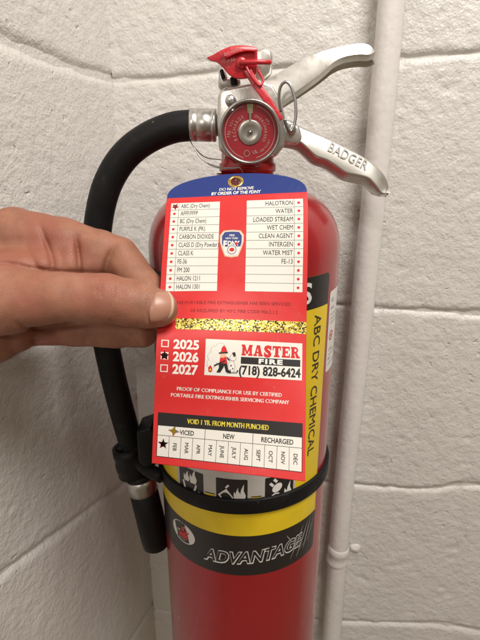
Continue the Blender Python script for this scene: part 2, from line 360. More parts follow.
# ------------------------------------------------------------------ walls: painted concrete blocks meeting in a corner
CORNER = np.array([-0.1129, 0.4743])
YAW_R = math.radians(8.0); DIR_R = np.array([math.cos(YAW_R), -math.sin(YAW_R)]); NRM_R = np.array([-math.sin(YAW_R), -math.cos(YAW_R)])
YAW_L = math.radians(20.0); DIR_L = np.array([-math.sin(YAW_L), -math.cos(YAW_L)]); NRM_L = np.array([math.cos(YAW_L), -math.sin(YAW_L)])
def wall_hit(x, y, D, N):                   # (distance along wall, height) of a photo point
    d = ray(x, y); t = (CORNER @ N) / (d[0] * N[0] + d[1] * N[1]); p = d * t
    return float((p[:2] - CORNER) @ D), float(p[2])
def wall(name, D, N, joints, splits, s0, s1, seed, jwid):
    """joints: polylines (s, z) from the top down; splits: for each course the s of its upright joints"""
    zt, zb = 0.9, -1.30
    base = []
    for s in (s0, s1):
        for z in (zb, zt): base.append((s, z))
    def W(s, z, off): return np.array([CORNER[0] + D[0] * s + N[0] * off, CORNER[1] + D[1] * s + N[1] * off, z + ZC])
    front = [W(s0, zb, -0.0028), W(s1, zb, -0.0028), W(s1, zt, -0.0028), W(s0, zt, -0.0028)]
    back = [W(s0, zb, -0.09), W(s1, zb, -0.09), W(s1, zt, -0.09), W(s0, zt, -0.09)]
    v, f = prism(np.array(front), np.array(back))
    r = mk(name, v, f, M['wall'], None, smooth=False); r['kind'] = 'structure'
    for c in range(len(joints) - 1):
        top, bot = joints[c], joints[c + 1]; cuts = splits[c]
        for a, b in zip(cuts[:-1], cuts[1:]):
            fine = 0.0024
            nx = max(8, int((b[0] - a[0]) / fine)); ny = max(8, int(0.2 / fine))
            S = np.linspace(0, 1, nx); Tt = np.linspace(0, 1, ny)
            SS, TT = np.meshgrid(S, Tt)
            # uprights may lean: a, b are (s at top, s at bottom)
            sx = (a[0] * (1 - TT) + a[1] * TT) * (1 - SS) + (b[0] * (1 - TT) + b[1] * TT) * SS
            zt_ = np.interp(sx, [q[0] for q in top], [q[1] for q in top]); zb_ = np.interp(sx, [q[0] for q in bot], [q[1] for q in bot])
            zz = zt_ * (1 - TT) + zb_ * TT
            P3 = np.stack([sx, zz, np.full_like(sx, seed * 3.7)], -1)
            # thick paint makes the edge wander
            wob = 0.0012 * vnoise(P3 * 38, seed) + 0.0012 * vnoise(P3 * 110, seed + 1)
            eh = np.minimum(zt_ - zz, zz - zb_) + wob
            ev = np.minimum((sx - (a[0] * (1 - TT) + a[1] * TT)), ((b[0] * (1 - TT) + b[1] * TT) - sx)) + wob
            jw = jwid * (1 + 0.35 * vnoise(P3 * 11, seed + 7))
            lip = 0.0036 * np.exp(-(np.maximum(eh, 0) / jw) ** 2) + 0.0010 * np.exp(-(np.maximum(ev, 0) / 0.012) ** 2)
            off = -lip + 0.0004 * vnoise(P3 * 14, seed + 2) + 0.00022 * vnoise(P3 * 70, seed + 3) + 0.00026 * vnoise(P3 * np.array([150, 190, 1]), seed + 4)
            pit = vnoise(P3 * np.array([120, 160, 1]), seed + 5); off -= 0.0012 * np.clip(pit - 0.55, 0, 1) * 2.2
            V = np.stack([CORNER[0] + D[0] * sx + N[0] * off, CORNER[1] + D[1] * sx + N[1] * off, zz + ZC], -1).reshape(-1, 3)
            F = gridfaces(ny, nx)
            # turned-in edge so that each block is a body of its own
            loop = [i for i in range(nx)] + [j * nx + nx - 1 for j in range(1, ny)] + [(ny - 1) * nx + i for i in range(nx - 2, -1, -1)] + [j * nx for j in range(ny - 2, 0, -1)]
            B = V[loop].copy(); B[:, 0] -= N[0] * 0.02; B[:, 1] -= N[1] * 0.02
            n0 = len(V); L = len(loop); V = np.vstack([V, V[loop], B])
            F += [(n0 + i, n0 + L + i, n0 + L + (i + 1) % L, n0 + (i + 1) % L) for i in range(L)]
            mk('concrete_block', V, F, M['wall'], r)
    return r
def jl(pts, D, N, ext0, ext1):              # joint polyline through photo points, carried on level beyond them
    q = sorted(wall_hit(x, y, D, N) for x, y in pts)
    return [(ext0, q[0][1])] + q + [(ext1, q[-1][1])]
def lev(z, a, b): return [(a, z), (b, z)]
JR = [lev(0.262, -0.02, 0.9),
      jl([(117, 80), (160, 78), (210, 73), (405, 58), (480, 52)], DIR_R, NRM_R, -0.02, 0.9),
      jl([(130, 295), (340, 305), (379, 309), (430, 311), (480, 314)], DIR_R, NRM_R, -0.02, 0.9),
      jl([(150, 470), (326, 483), (420, 490), (440, 489), (456, 485), (478, 486)], DIR_R, NRM_R, -0.02, 0.9),
      jl([(165, 612), (341, 622), (400, 624), (440, 625), (470, 630)], DIR_R, NRM_R, -0.02, 0.9),
      lev(-0.755, -0.02, 0.9)]
G = 0.0008
def cut(*s): return [(a, a) if not isinstance(a, tuple) else a for a in s]
v3t, v3b = wall_hit(463, 487, DIR_R, NRM_R)[0], wall_hit(447, 624, DIR_R, NRM_R)[0]
SR = [cut(-0.001, 0.229, 0.63), cut(-0.001, 0.395, 0.80), cut(-0.001, 0.205, 0.61), cut(-0.001, (v3t, v3b), 0.78), cut(-0.001, 0.20, 0.60)]
wall('wall_right', DIR_R, NRM_R, JR, SR, -0.06, 0.9, 3, 0.0024)
zc1, zc3 = 0.062, -0.345
JL = [lev(0.262, -0.02, 0.9),
      jl([(0, 37), (30, 50), (60, 62), (85, 71)], DIR_L, NRM_L, -0.02, 0.9),
      lev(-0.141, -0.02, 0.9),
      jl([(0, 576), (40, 547), (70, 525), (98, 503), (120, 488)], DIR_L, NRM_L, -0.02, 0.9),
      lev(-0.556, -0.02, 0.9), lev(-0.76, -0.02, 0.9)]
SL = [cut(-0.001, 0.24, 0.64), cut(-0.001, 0.40, 0.8), cut(-0.001, 0.24, 0.64), cut(-0.001, 0.40, 0.8), cut(-0.001, 0.24, 0.64)]
wall('wall_left', DIR_L, NRM_L, JL, SL, -0.06, 0.9, 11, 0.0042)

# ------------------------------------------------------------------ conduit
PX, PY, PR = 0.1155, 0.4285, 0.0104
pipe = root('conduit_pipe', 'thin white painted conduit pipe running upright on the right-hand block wall', 'pipe', (PX, PY, ZC - 1.2))
zs = np.linspace(-1.2, 0.7, 90)
bx_ = np.interp(zs, [-1.2, -0.75, -0.55, -0.40, -0.30, -0.20, -0.10, 0.02, 0.7], [.1140, .1130, .1118, .1105, .1112, .1135, .1150, .1162, .1170])
bx_ = np.convolve(np.pad(bx_, 3, mode='edge'), np.ones(7) / 7, 'valid')
path = np.stack([bx_, np.full_like(zs, PY), zs + ZC], 1)
v, f = tube(path, PR * (1 + 0.015 * np.sin(zs * 43)), 28); mk('tube', v, f, M['pipe'], pipe)
zc = at(338, 559, PY - PR)[2]
prof = [(PR * 0.98, -0.016), (PR * 1.07, -0.0155), (PR * 1.15, -0.0135), (PR * 1.15, -0.0105), (PR * 1.09, -0.0085), (PR * 1.08, -0.001),
        (PR * 1.13, 0.001), (PR * 1.16, 0.003), (PR * 1.15, 0.006), (PR * 1.09, 0.0085), (PR * 1.04, 0.0100), (PR * 0.98, 0.0105)]
v, f = lathe(prof, (0.1108, PY, zc), (0.03, -0.08, 1), 32); mk('coupling', v, f, M['pipe'], pipe)
sx, sz = wall_hit(355, 548, DIR_R, NRM_R)
sp_ = np.array([CORNER[0] + DIR_R[0] * sx, CORNER[1] + DIR_R[1] * sx, sz + ZC])
v, f = lathe([(0.0075, -0.004), (0.0066, 0.0004), (0.0048, 0.0016), (0.0025, 0.0021), (0.0004, 0.0022)], sp_, (NRM_R[0], NRM_R[1], 0.1), 14)
v = v + 0.0018 * np.stack([vnoise(v * 260, k) for k in range(3)], -1); mk('paint_lump', v, f, M['pipe'], pipe)  # irregular lump of paint on the wall beside the coupling
zk = [0.5, -0.85]
for z in zk:                                # straps that hold the pipe to the wall, above and below the view
    th = np.linspace(0, math.pi, 15); V = []
    for zz in (z - 0.008, z + 0.008):
        for rr in (PR * 1.02, PR * 1.14):
            V += [(PX + rr * math.cos(a), PY - rr * math.sin(a) * 1.0, zz + ZC) for a in th]
    n = 15; F = gridfaces(2, n) + [tuple(i + 2 * n for i in q) for q in gridfaces(2, n)]
    F += [(n + i, n + i + 1, 3 * n + i + 1, 3 * n + i) for i in range(n - 1)]
    mk('strap', V, F, M['pipe'], pipe)

# ------------------------------------------------------------------ fire extinguisher
CX, CY, CR = 0.0028, 0.336, 0.066
ext = root('fire_extinguisher', 'red fire extinguisher with black hose, yellow and black label and silver handles', 'fire extinguisher', (CX, CY, ZC - 0.50))
prof = [(0.0, -0.5), (0.040, -0.5), (0.058, -0.498), (0.0645, -0.490), (CR, -0.478)]
prof += [(CR, z) for z in np.linspace(-0.46, -0.075, 24)]
for a in np.linspace(0, 1, 16):             # shoulder
    t = a * math.pi / 2; prof.append((0.021 + 0.045 * math.cos(t) ** 0.8, -0.062 + 0.041 * math.sin(t) ** 0.95))
prof += [(0.0195, -0.0195), (0.0185, -0.017), (0.0185, -0.012)]
v, f = lathe(prof, (CX, CY, ZC), (0, 0, 1), 96); mk('cylinder', v, f, M['cyl'], ext)
v, f = lathe([(0.0175, -0.02), (0.0175, -0.011), (0.0188, -0.0105), (0.0188, -0.006), (0.0175, -0.005), (0.0170, 0.004), (0.015, 0.004)], (CX + 0.0022, CY, ZC), (0, 0, 1), 40)
mk('neck_ring', v, f, M['neck'], ext)
# bracket hidden behind, carrying the cylinder on the wall
v, f = prism(np.array([(CX - .018, CY + .055, ZC - .02), (CX + .018, CY + .055, ZC - .02), (CX + .018, CY + .055, ZC - .2), (CX - .018, CY + .055, ZC - .2)]),
             np.array([(CX - .018, .455, ZC - .02), (CX + .018, .455, ZC - .02), (CX + .018, .455, ZC - .2), (CX - .018, .455, ZC - .2)]))
mk('wall_bracket', v, f, M['steel'], ext, smooth=False)

# --- valve body
g = Geo()
g.add(*px_prism([(218, 94), (222, 88.5), (262, 80.5), (273, 84), (281, 98), (286, 119), (285, 146), (276, 157), (228, 158), (219, 150), (217, 120)], 0.3175, 0.352))
valve = g.mk('valve_body', M['alu'], ext, smooth=True, mods=[BEV(0.0022)])
g = Geo(); g.add(*lathe([(0.016, -0.004), (0.0165, 0.0), (0.0165, 0.018), (0.014, 0.022)], (CX, CY, ZC), (0, 0, 1), 6, True, True))
g.mk('valve_nut', M['alu'], valve, smooth=False, mods=[BEV(0.001, 2)])
c = at(230.5, 100.5, 0.3155)
v, f = lathe([(0.0033, -0.002), (0.0033, 0.0008), (0.0026, 0.0020), (0.0012, 0.0026), (0.0001, 0.0027)], c, (0, -1, 0), 20); mk('rivet', v, f, M['chrome'], valve)
g = Geo(); g.add(*px_prism([(254, 50), (265, 47), (271.5, 50), (273, 57), (272, 74), (262, 82), (254, 84)], 0.330, 0.346))
g.mk('lever_post', M['alu2'], valve, mods=[BEV(0.002)])
g = Geo(); g.add(*px_prism([(219, 68), (224, 66), (228, 78), (240, 78), (241, 84), (222, 91), (218, 86)], 0.322, 0.340))
g.mk('lever_heel', M['alu'], valve, mods=[BEV(0.0012)])
g = Geo(); g.add(*px_prism([(230, 77), (237, 76), (238, 84), (231, 85)], 0.3195, 0.325)); g.mk('pin_hole', M['plastic'], valve, mods=[BEV(0.0006)])
g = Geo(); g.add(*px_prism([(219.5, 70), (223, 68.5), (225.5, 77), (221.5, 79)], 0.3185, 0.325)); g.mk('spring_clip', M['plastic'], valve, mods=[BEV(0.0006)])

# --- pressure gauge
gc = at(250, 132.3, 0.300)
gauge = root('pressure_gauge', '', '', (0, 0, 0)); del gauge['label'], gauge['category']
gauge.parent = ext; gauge.location = Vector(gc - worldloc(ext))
GA = (0, -1, 0)
v, f = lathe([(0.0120, -0.018), (0.0125, -0.010), (0.0168, -0.0085), (0.0178, -0.005), (0.0181, 0.0), (0.0178, 0.0028), (0.0170, 0.0036), (0.0162, 0.0032), (0.0158, 0.0018), (0.0157, -0.001)], gc, GA, 64)
mk('bezel', v, f, M['bezel'], gauge)
v, f = lathe([(0.0158, 0.0), (0.0001, 0.0)], gc, GA, 64); dial = mk('dial', v, f, M['dial'], gauge, smooth=False)
v, f = lathe([(0.0068, 0.0002), (0.0068, 0.0006), (0.0065, 0.00075), (0.0040, 0.00078), (0.0038, 0.0007), (0.0014, 0.0007)], gc, GA, 40)
hub = mk('hub_disc', v, f, M['silver'], gauge)
v, f = lathe([(0.0012, 0.0008), (0.0012, 0.0020), (0.0001, 0.0022)], gc, GA, 14); mk('hub_pin', v, f, M['bezel'], gauge)
def gmap(P, off): P = np.asarray(P, float) * 1e-3; return np.stack([gc[0] + P[:, 0], np.full(len(P), gc[1] - off * 1e-3), gc[2] + P[:, 1]], 1)
g = Geo()
v, f = rect2d(-0.55, 4.0, 0.55, 13.0, 2); g.add(gmap(v, 1.1), f); g.mk('needle', M['silver'], gauge, smooth=False)
g = Geo(); v, f = ring2d(0, 0, 10.2, 15.2, 8, math.radians(83), math.radians(97)); g.add(gmap(v, 0.22), f); g.mk('green_zone', M['green'], gauge, smooth=False)
g = Geo()
for a0, a1, r0, r1 in ((105, 255, 14.3, 14.7), (-75, 75, 14.3, 14.7), (112, 175, 7.0, 7.3), (10, 65, 7.0, 7.3)):
    v, f = ring2d(0, 0, r0, r1, 30, math.radians(a0), math.radians(a1)); g.add(gmap(v, 0.25), f)
def arc_text(s, r, a_start, a_end, h, bold=0.01):
    n = len(s)
    for i, ch in enumerate(s):
        if ch == ' ': continue
        a = math.radians(a_start + (a_end - a_start) * (i + 0.5) / n); v, f = text2d(ch, h, bold=bold, align='C', cond=0.9)
        R = np.array([[math.sin(a), -math.cos(a)], [math.cos(a), math.sin(a)]])   # clockwise run, tops outward
        P = v @ np.array([[math.sin(a), -math.cos(a)], [math.cos(a), math.sin(a)]]) + r * np.array([math.cos(a), math.sin(a)])
        g.add(gmap(P, 0.3), f)
arc_text('RECHARGE', 8.4, 212, 112, 1.8); arc_text('OVERCHARGED', 8.4, 74, -34, 1.6)
v, f = text2d('195', 1.9, bold=0.01, align='C'); a = math.radians(75)
v = v @ np.array([[math.cos(a), math.sin(a)], [-math.sin(a), math.cos(a)]]) + np.array([-11.4, -1.2]); g.add(gmap(v, 0.3), f)
arc_text('PSI', 11.0, 165, 145, 1.4); arc_text('kPa', 11.2, 38, 20, 1.4); arc_text('USE NO OIL', 11.6, 300, 340, 1.3)
for cxx, cyy in ((-1.8, -11.6),):
    v, f = ring2d(cxx, cyy, 1.5, 1.8, 18); g.add(gmap(v, 0.3), f)
v, f = text2d('FM', 1.1, bold=0.02, align='C'); g.add(gmap(v + np.array([-1.8, -12.1]), 0.32), f)
v, f = text2d('UL', 1.9, bold=0.02, align='C'); g.add(gmap(v @ np.array([[.95, .3], [-.3, .95]]) + np.array([3.4, -11.6]), 0.3), f)
g.mk('dial_lettering', M['pale'], gauge, smooth=False)
v, f = lathe([(0.0160, 0.0022), (0.012, 0.0029), (0.006, 0.0033), (0.0001, 0.0034)], gc, GA, 48); mk('lens', v, f, M['lens'], gauge)

# --- hose outlet, collar, hose
hy = CY
def hx(x, y, Y=hy): return at(x, y, Y)
pA, pB = hx(191, 125), hx(216, 125.5)
v, f = lathe([(0.0085, -0.001), (0.0097, -0.0006), (0.0101, 0.0), (0.0101, 0.0038), (0.0099, 0.0040), (0.0099, 0.0043), (0.0101, 0.0045), (0.0101, 0.0130), (0.0098, 0.0133), (0.0098, 0.0136), (0.0101, 0.0139), (0.0101, 0.0160), (0.0097, 0.0164), (0.0070, 0.0165), (0.0066, 0.0167), (0.0066, 0.0240), (0.008, 0.0242), (0.008, 0.03)], pA, pB - pA, 40)
collar = mk('hose_collar', v, f, M['chrome'], ext)
hp = [(193, 125.2, hy), (172, 128, hy), (148, 138, hy), (126, 155, hy), (110, 179, hy), (101, 207, hy), (97, 240, hy), (97.5, 280, hy), (102, 320, hy), (110, 362, hy), (119, 400, hy), (129, 436, hy), (139.5, 472, hy), (147, 498, hy)]
hp = np.array([at(*q) for q in hp]); hp = spline(hp, 10)
v, f = tube(hp, 0.0096, 32); hose = mk('hose', v, f, M['rubber'], ext)
nA, nB = at(140, 476, hy), at(156.5, 543, hy); L = np.linalg.norm(nB - nA)
v, f = lathe([(0.0096, -0.004), (0.0112, -0.002), (0.0112, 0.0145), (0.0118, 0.015), (0.0122, L * 0.9), (0.0118, L), (0.0105, L + 0.0015), (0.009, L + 0.0015), (0.0085, L - 0.02), (0.0, L - 0.02)], nA, nB - nA, 40)
noz = mk('nozzle', v, f, M['plastic'], ext)
v, f = lathe([(0.0116, 0.0002), (0.0122, 0.0006), (0.0122, 0.0140), (0.0116, 0.0144)], nA, nB - nA, 40); mk('nozzle_ring', v, f, M['chrome'], noz)

# --- rubber strap round the cylinder with hose clip
def cyl(th, z, off): return np.stack([CX + (CR + off) * np.sin(th), CY - (CR + off) * np.cos(th), z + ZC], -1)
th = np.linspace(0, 2 * math.pi, 97)[:-1]
zst = -0.2312 + 0.0040 * np.cos(th) + 0.0015 * np.sin(th)
sec = [(0.0002, -0.0060), (0.0018, -0.0060), (0.0024, -0.0056), (0.0026, -0.005), (0.0026, 0.005), (0.0024, 0.0056), (0.0018, 0.0060), (0.0002, 0.0060)]
V = np.concatenate([cyl(th, zst + dz, off) for off, dz in sec]); mk('hose_strap', V, gridfaces(len(sec), 96, True), M['rubber'], ext)
ci = at(131, 459, hy); cdir = (nB - nA) / L
v, f = lathe([(0.0100, -0.013), (0.0128, -0.012), (0.0132, -0.006), (0.0122, -0.002), (0.0134, 0.002), (0.0134, 0.007), (0.0122, 0.010), (0.0130, 0.013), (0.0100, 0.0145)], ci, cdir, 28)
clip = mk('hose_clip', v, f, M['plastic'], ext)
for q in ((121.5, 447), (123.5, 458), (127.5, 470)):
    a = at(q[0], q[1], hy - 0.004); v, f = lathe([(0.0001, -0.0028), (0.0032, -0.003), (0.0042, 0), (0.0032, 0.003), (0.0001, 0.0042)], a, cdir, 14); mk('clip_rib', v, f, M['plastic'], clip)
a = ci + np.array([0.006, -0.006, 0.004]); b = cyl(np.array([-1.15]), np.array([-0.2325]), 0.002)[0]
v, f = tube(spline([a, (a + b) / 2 + np.array([0, -0.004, 0.001]), b], 6), 0.0052, 14); mk('clip_arm', v, f, M['rubber'], clip)
v, f = px_prism([(136, 432), (151, 427), (156, 440), (156, 466), (146, 470), (138, 462)], 0.312, 0.334); mk('clip_plate', v, f, M['plastic'], clip, mods=[BEV(0.002)])

# --- carry handle (embossed) and squeeze lever
Yh0, Yh1 = 0.3235, 0.3475
top = [(281, 119), (290, 121), (303, 127), (327, 137.5), (350, 149), (369, 159.5), (383, 171), (389.5, 181), (391.5, 190)]
bot = [(389, 196.5), (382, 198), (376, 192.5), (367, 186.5), (357, 184), (346, 181.5), (337, 175.5), (327, 169), (316, 165), (308, 158), (300, 151), (290, 148), (278, 147)]
def outline(pts, k=3): return [tuple(q) for q in spline(pts, k)]
def resample(P, n):
    P = np.asarray(P, float); L_ = np.concatenate([[0], np.cumsum(np.linalg.norm(np.diff(P, axis=0), axis=1))]); t = np.linspace(0, L_[-1], n)
    return np.stack([np.interp(t, L_, P[:, 0]), np.interp(t, L_, P[:, 1])], 1)
NH = 44
top_s, bot_s = resample(spline(top, 6), NH), resample(spline(bot, 6), NH)[::-1]
fac_s = bot_s - np.stack([np.zeros(NH), 8.5 * np.clip((NH - np.arange(NH)) / 9.0, 0.45, 1)], 1)
def row3(pts, Y): return np.array([at(x, y, Yh0) * [1, 0, 1] + [0, Y, 0] for x, y in pts])
rows = [row3(top_s, Yh1), row3(top_s, Yh0 + 0.0038), row3(fac_s, Yh0), row3(bot_s, Yh0 + 0.0085), row3(bot_s, Yh1)]
V = np.vstack(rows); F = []
for k in range(5):
    F += [(k * NH + i, ((k + 1) % 5) * NH + i, ((k + 1) % 5) * NH + i + 1, k * NH + i + 1) for i in range(NH - 1)]
F += [tuple(k * NH for k in range(5)), tuple(k * NH + NH - 1 for k in range(4, -1, -1))]
carry = mk('carry_handle', V, F, M['alu2'], ext, mods=[BEV(0.0014, 3)])
from mathutils.bvhtree import BVHTree
hbvh = BVHTree.FromPolygons([Vector(q) for q in V], F)
g = Geo(); v, f = text2d('BADGER', 5.6, width=28.0, bold=0.012, spacing=1.05)
p0 = at(328, 150.5, Yh0); p1 = at(360.5, 167.5, Yh0); dv = (p1 - p0); dv[1] = 0; dv /= np.linalg.norm(dv); upv = np.array([-dv[2], 0, dv[0]])
T0 = p0[None] + v[:, :1] * 1e-3 * dv + v[:, 1:] * 1e-3 * upv
for q in T0:
    hit = hbvh.ray_cast(Vector((q[0], 0.2, q[2])), Vector((0, 1, 0))); q[1] = (hit[0].y if hit[0] else Yh0) - 0.0003
g.add(T0, f); g.mk('embossed_lettering', M['pearl'], carry, smooth=False, mods=[('SOLIDIFY', dict(thickness=0.0007, offset=0))])
g = Geo(); g.add(*px_prism([(279, 121), (288, 119), (300, 126), (303, 138), (298, 145), (280, 144)], 0.3185, 0.330)); g.mk('handle_lug', M['alu'], carry, mods=[BEV(0.0022, 3)])
c = at(291.5, 129.5, 0.318); v, f = lathe([(0.0030, -0.002), (0.0030, 0.0008), (0.0022, 0.0016), (0.0001, 0.0019)], c, (0, -1, 0), 18); mk('rivet', v, f, M['chrome'], carry)

Yl0, Yl1, tk = 0.3215, 0.3475, 0.0020
lt = [(255, 84), (264, 80), (282, 70), (302, 58.5), (323, 50), (345, 44.2), (360, 42), (370, 43.5), (375.5, 49), (375.5, 55)]
lb = [(268, 116), (283, 106), (300, 94.5), (318, 81.5), (328, 73), (334, 67.5), (344, 62.5), (358, 60), (369, 60), (375.5, 57)]
St, Sb = spline(lt, 5), spline(lb, 5)
lev_root = None
T3 = np.array([at(x, y, Yl0) for x, y in St]) + [0, 0.0030, 0]; B3 = np.array([at(x, y, Yl0) for x, y in Sb])
tt = np.gradient(T3, axis=0); nn = np.stack([tt[:, 2], 0 * tt[:, 0], -tt[:, 0]], 1); nn /= np.linalg.norm(nn, axis=1)[:, None]   # into the channel
inner = T3 + nn * tk
n = len(T3)
# top plate
sh = np.stack([0.006 * np.linspace(0, 1, n), np.full(n, Yl1 - Yl0), np.zeros(n)], 1)
sh[:, 1] -= 0.0030
V = np.concatenate([T3, inner, inner + sh, T3 + sh])
F = []
for i in range(n - 1):
    for a_, b_ in ((0, 1), (1, 2), (2, 3), (3, 0)): F.append((a_ * n + i, a_ * n + i + 1, b_ * n + i + 1, b_ * n + i))
F += [(0, n, 2 * n, 3 * n), (n - 1, 4 * n - 1, 3 * n - 1, 2 * n - 1)]
lever = mk('squeeze_lever', V, F, M['alu2'], ext, mods=[BEV(0.0008, 2)])
def flange(y0, y1):
    V = []
    for yy in (y0, y1):
        for Q in (inner - nn * tk * 0.9, B3):
            q = Q.copy(); q[:, 1] = yy; q[:, 0] += (0.006 if yy > 0.335 else 0) * np.linspace(0, 1, n); V.append(q)
    V = np.concatenate(V); F = []
    for i in range(n - 1):
        for a_, b_ in ((0, 1), (1, 3), (3, 2), (2, 0)): F.append((a_ * n + i, a_ * n + i + 1, b_ * n + i + 1, b_ * n + i))
    F += [(0, n, 3 * n, 2 * n), (n - 1, 3 * n - 1, 4 * n - 1, 2 * n - 1)]
    return V, F
Bup = np.array([at(x, y - 5.5 * min(1.0, 0.25 + k / 12.0), Yl0) for k, (x, y) in enumerate(Sb)]); Tin = inner - nn * tk * 0.9
rows = []
for Q, yy in ((Tin, Yl0 + 0.0026), (Bup, Yl0 - 0.0004), (B3, Yl0 + 0.0042), (Tin, Yl0 + 0.0060)):
    q = Q.copy(); q[:, 1] = yy; rows.append(q)
F = []
for i in range(n - 1):
    for a_, b_ in ((0, 1), (1, 2), (2, 3), (3, 0)): F.append((a_ * n + i, a_ * n + i + 1, b_ * n + i + 1, b_ * n + i))
F += [(0, n, 2 * n, 3 * n), (n - 1, 4 * n - 1, 3 * n - 1, 2 * n - 1)]
mk('side_flange', np.concatenate(rows), F, M['alu2'], lever, mods=[BEV(0.0007, 3)])
mk('side_flange', *flange(Yl1 - tk, Yl1 + 0.0004), M['alu2'], lever, mods=[BEV(0.0008, 2)])

# --- pull-pin ring and red tamper seal
rp = [(281, 112), (279, 98), (280.5, 87), (285, 82), (290, 85), (294.5, 97), (296, 112), (294, 126), (290.5, 131), (287, 127), (284.5, 119)]
v, f = tube(spline([at(x, y, 0.3125 - 0.0006 * i) for i, (x, y) in enumerate(rp)], 8), 0.0009, 14); mk('pull_pin_ring', v, f, M['steel'], ext)
fl = [(206.5, 57.5), (214, 54), (223, 49), (232, 46.2), (244, 46), (255, 48), (257.5, 54), (257, 66), (255.5, 74), (249, 77.5), (238, 78.5), (230, 75), (224, 68.5), (217, 62), (211, 60.5)]
FS = outline(fl + fl[:1], 4)[:-1]
def fy(x): return 0.3105 + 0.004 * ((x - 240) / 30) ** 2
A = np.array([at(x, y, fy(x)) for x, y in FS]); B = A.copy(); B[:, 1] += 0.0035
seal = mk('tamper_seal', *prism(A, B), M['seal'], ext, mods=[BEV(0.0012, 3)])
v, f = tube([at(240, 62.5, 0.3085), at(258, 62, 0.3085), at(270.5, 62.3, 0.3095), at(271.5, 62.3, 0.3097)], [0.0014, 0.0014, 0.0013, 0.0006], 12); mk('seal_pin', v, f, M['seal'], seal)
v, f = lathe([(0.0030, -0.001), (0.0030, 0.0014), (0.0024, 0.0019), (0.0001, 0.0021)], at(241.5, 63, 0.3105), (0, -1, 0), 18); mk('seal_button', v, f, M['seal'], seal)
sl = [(243, 70), (247.5, 78), (257, 92), (268, 107), (279, 122)]
sr = [(251.5, 68), (256, 77), (265.5, 90), (275, 104), (283.5, 118)]
o1 = [tuple(q) for q in spline(sl, 3)] + [tuple(q) for q in spline(sr[::-1], 3)]
A = np.array([at(x, y, 0.3100 - 0.004 * (y - 68) / 54) for x, y in o1]); B = A.copy(); B[:, 1] += 0.002
mk('seal_strap', *prism(A, B), M['seal'], seal, mods=[BEV(0.0006, 2)])
fo = [(221, 50.5), (231, 46.0), (244, 45.2), (256, 47.2), (257, 51), (246, 51), (236, 53.5), (226, 57.5)]
A = np.array([at(x, y, 0.3098 - 0.0022 * (y - 45) / 12) for x, y in outline(fo + fo[:1], 3)[:-1]]); B = A.copy(); B[:, 1] += 0.0012
mk('seal_fold', *prism(A, B), M['seal'], seal, mods=[BEV(0.0004, 2)])
v, f = tube(spline([at(246, 66, 0.3092), at(250, 74, 0.3080), at(259, 85, 0.3078), at(263, 80, 0.3092), at(258, 70, 0.3100)], 8), 0.0008, 10); mk('seal_loop', v, f, M['seal'], seal)
g = Geo()
for s, x, y in (('DO NOT', 225, 56.0), ('PULL', 228, 62.5)):
    v, f = text2d(s, 1.5, bold=0.01); p0 = at(x, y, 0.3068 if s == 'DO NOT' else 0.3094)
    dv = np.array([math.cos(.32), 0, math.sin(.32)]); uv = np.array([-math.sin(.32), 0, math.cos(.32)])
    P = p0 + v[:, :1] * 1e-3 * dv + v[:, 1:] * 1e-3 * uv; g.add(P, f)
g.mk('seal_lettering', M['pale'], seal, smooth=False)

# --- printed labels on the cylinder
def cyl_patch(th0, th1, z0, z1, off, round_=0.0, zfun=None):
    n, m = 40, 14; T, Z = np.meshgrid(np.linspace(th0, th1, n), np.linspace(z0, z1, m))
    return cyl(T.ravel(), Z.ravel(), off), gridfaces(m, n)
R_ = math.radians
def cmap(P, th0, z0, off, rot=0.0):         # flat art in mm laid on the cylinder, x to the right, y up
    P = np.asarray(P, float) * 1e-3; c_, s_ = math.cos(rot), math.sin(rot)
    X, Yv = P[:, 0] * c_ - P[:, 1] * s_, P[:, 0] * s_ + P[:, 1] * c_
    return cyl(th0 + X / CR, z0 + Yv, off)
def csheet(v, f, *a, **k):                  # the same with a fine grid
    return cmap(v, *a, **k), f
o1 = 0.00012
rtop = R_(54.5)
def rounded(x0, y0, x1, y1, r, n=5):
    pts = []
    for cx_, cy_, a0 in ((x1 - r, y1 - r, 0), (x0 + r, y1 - r, 90), (x0 + r, y0 + r, 180), (x1 - r, y0 + r, 270)):
        for k in range(n + 1): a = R_(a0 + 90 * k / n); pts.append((cx_ + r * math.cos(a), cy_ + r * math.sin(a)))
    return pts
def grid_round(x0, y0, x1, y1, r, nx=40, ny=12, corners=(1, 1, 1, 1)):
    """rounded rectangle as rows of quads; corners: tl tr bl br"""
    ys = np.unique(np.concatenate([np.linspace(y0, y1, ny), y1 - r * (1 - np.sin(np.linspace(0, math.pi / 2, 6))), y0 + r * (1 - np.sin(np.linspace(0, math.pi / 2, 6)))]))
    V = []
    for y in ys:
        def ins(c1, c0):
            dt = y - (y1 - r); db = (y0 + r) - y; s = 0
            if dt > 0 and c1: s = r - math.sqrt(max(r * r - dt * dt, 0))
            if db > 0 and c0: s = r - math.sqrt(max(r * r - db * db, 0))
            return s
        a, b = x0 + ins(corners[0], corners[2]), x1 - ins(corners[1], corners[3])
        V += [(x, y) for x in np.linspace(a, b, nx)]
    return np.array(V), gridfaces(len(ys), nx)
aw = CR * 1000
XL, XR = -R_(78) * aw, R_(54.5) * aw        # label runs round the front
label = mk('front_label', *csheet(*grid_round(XL, -289, XR, -70, 3.5, 60, 20), 0, 0, o1), M['yellow'], ext)
g = Geo(); g.add(*csheet(*grid_round(XL, -91, XR + .02, -70, 3.4, 60, 6, (1, 1, 0, 0)), 0, 0, 2 * o1)); g.mk('black_header', M['black'], label)
zy = -253.5
g = Geo(); g.add(*csheet(*grid_round(XL, -289.05, XR + .02, zy, 3.4, 60, 8, (0, 0, 1, 1)), 0, 0, 2 * o1)); foot = g.mk('black_footer', M['black'], label)
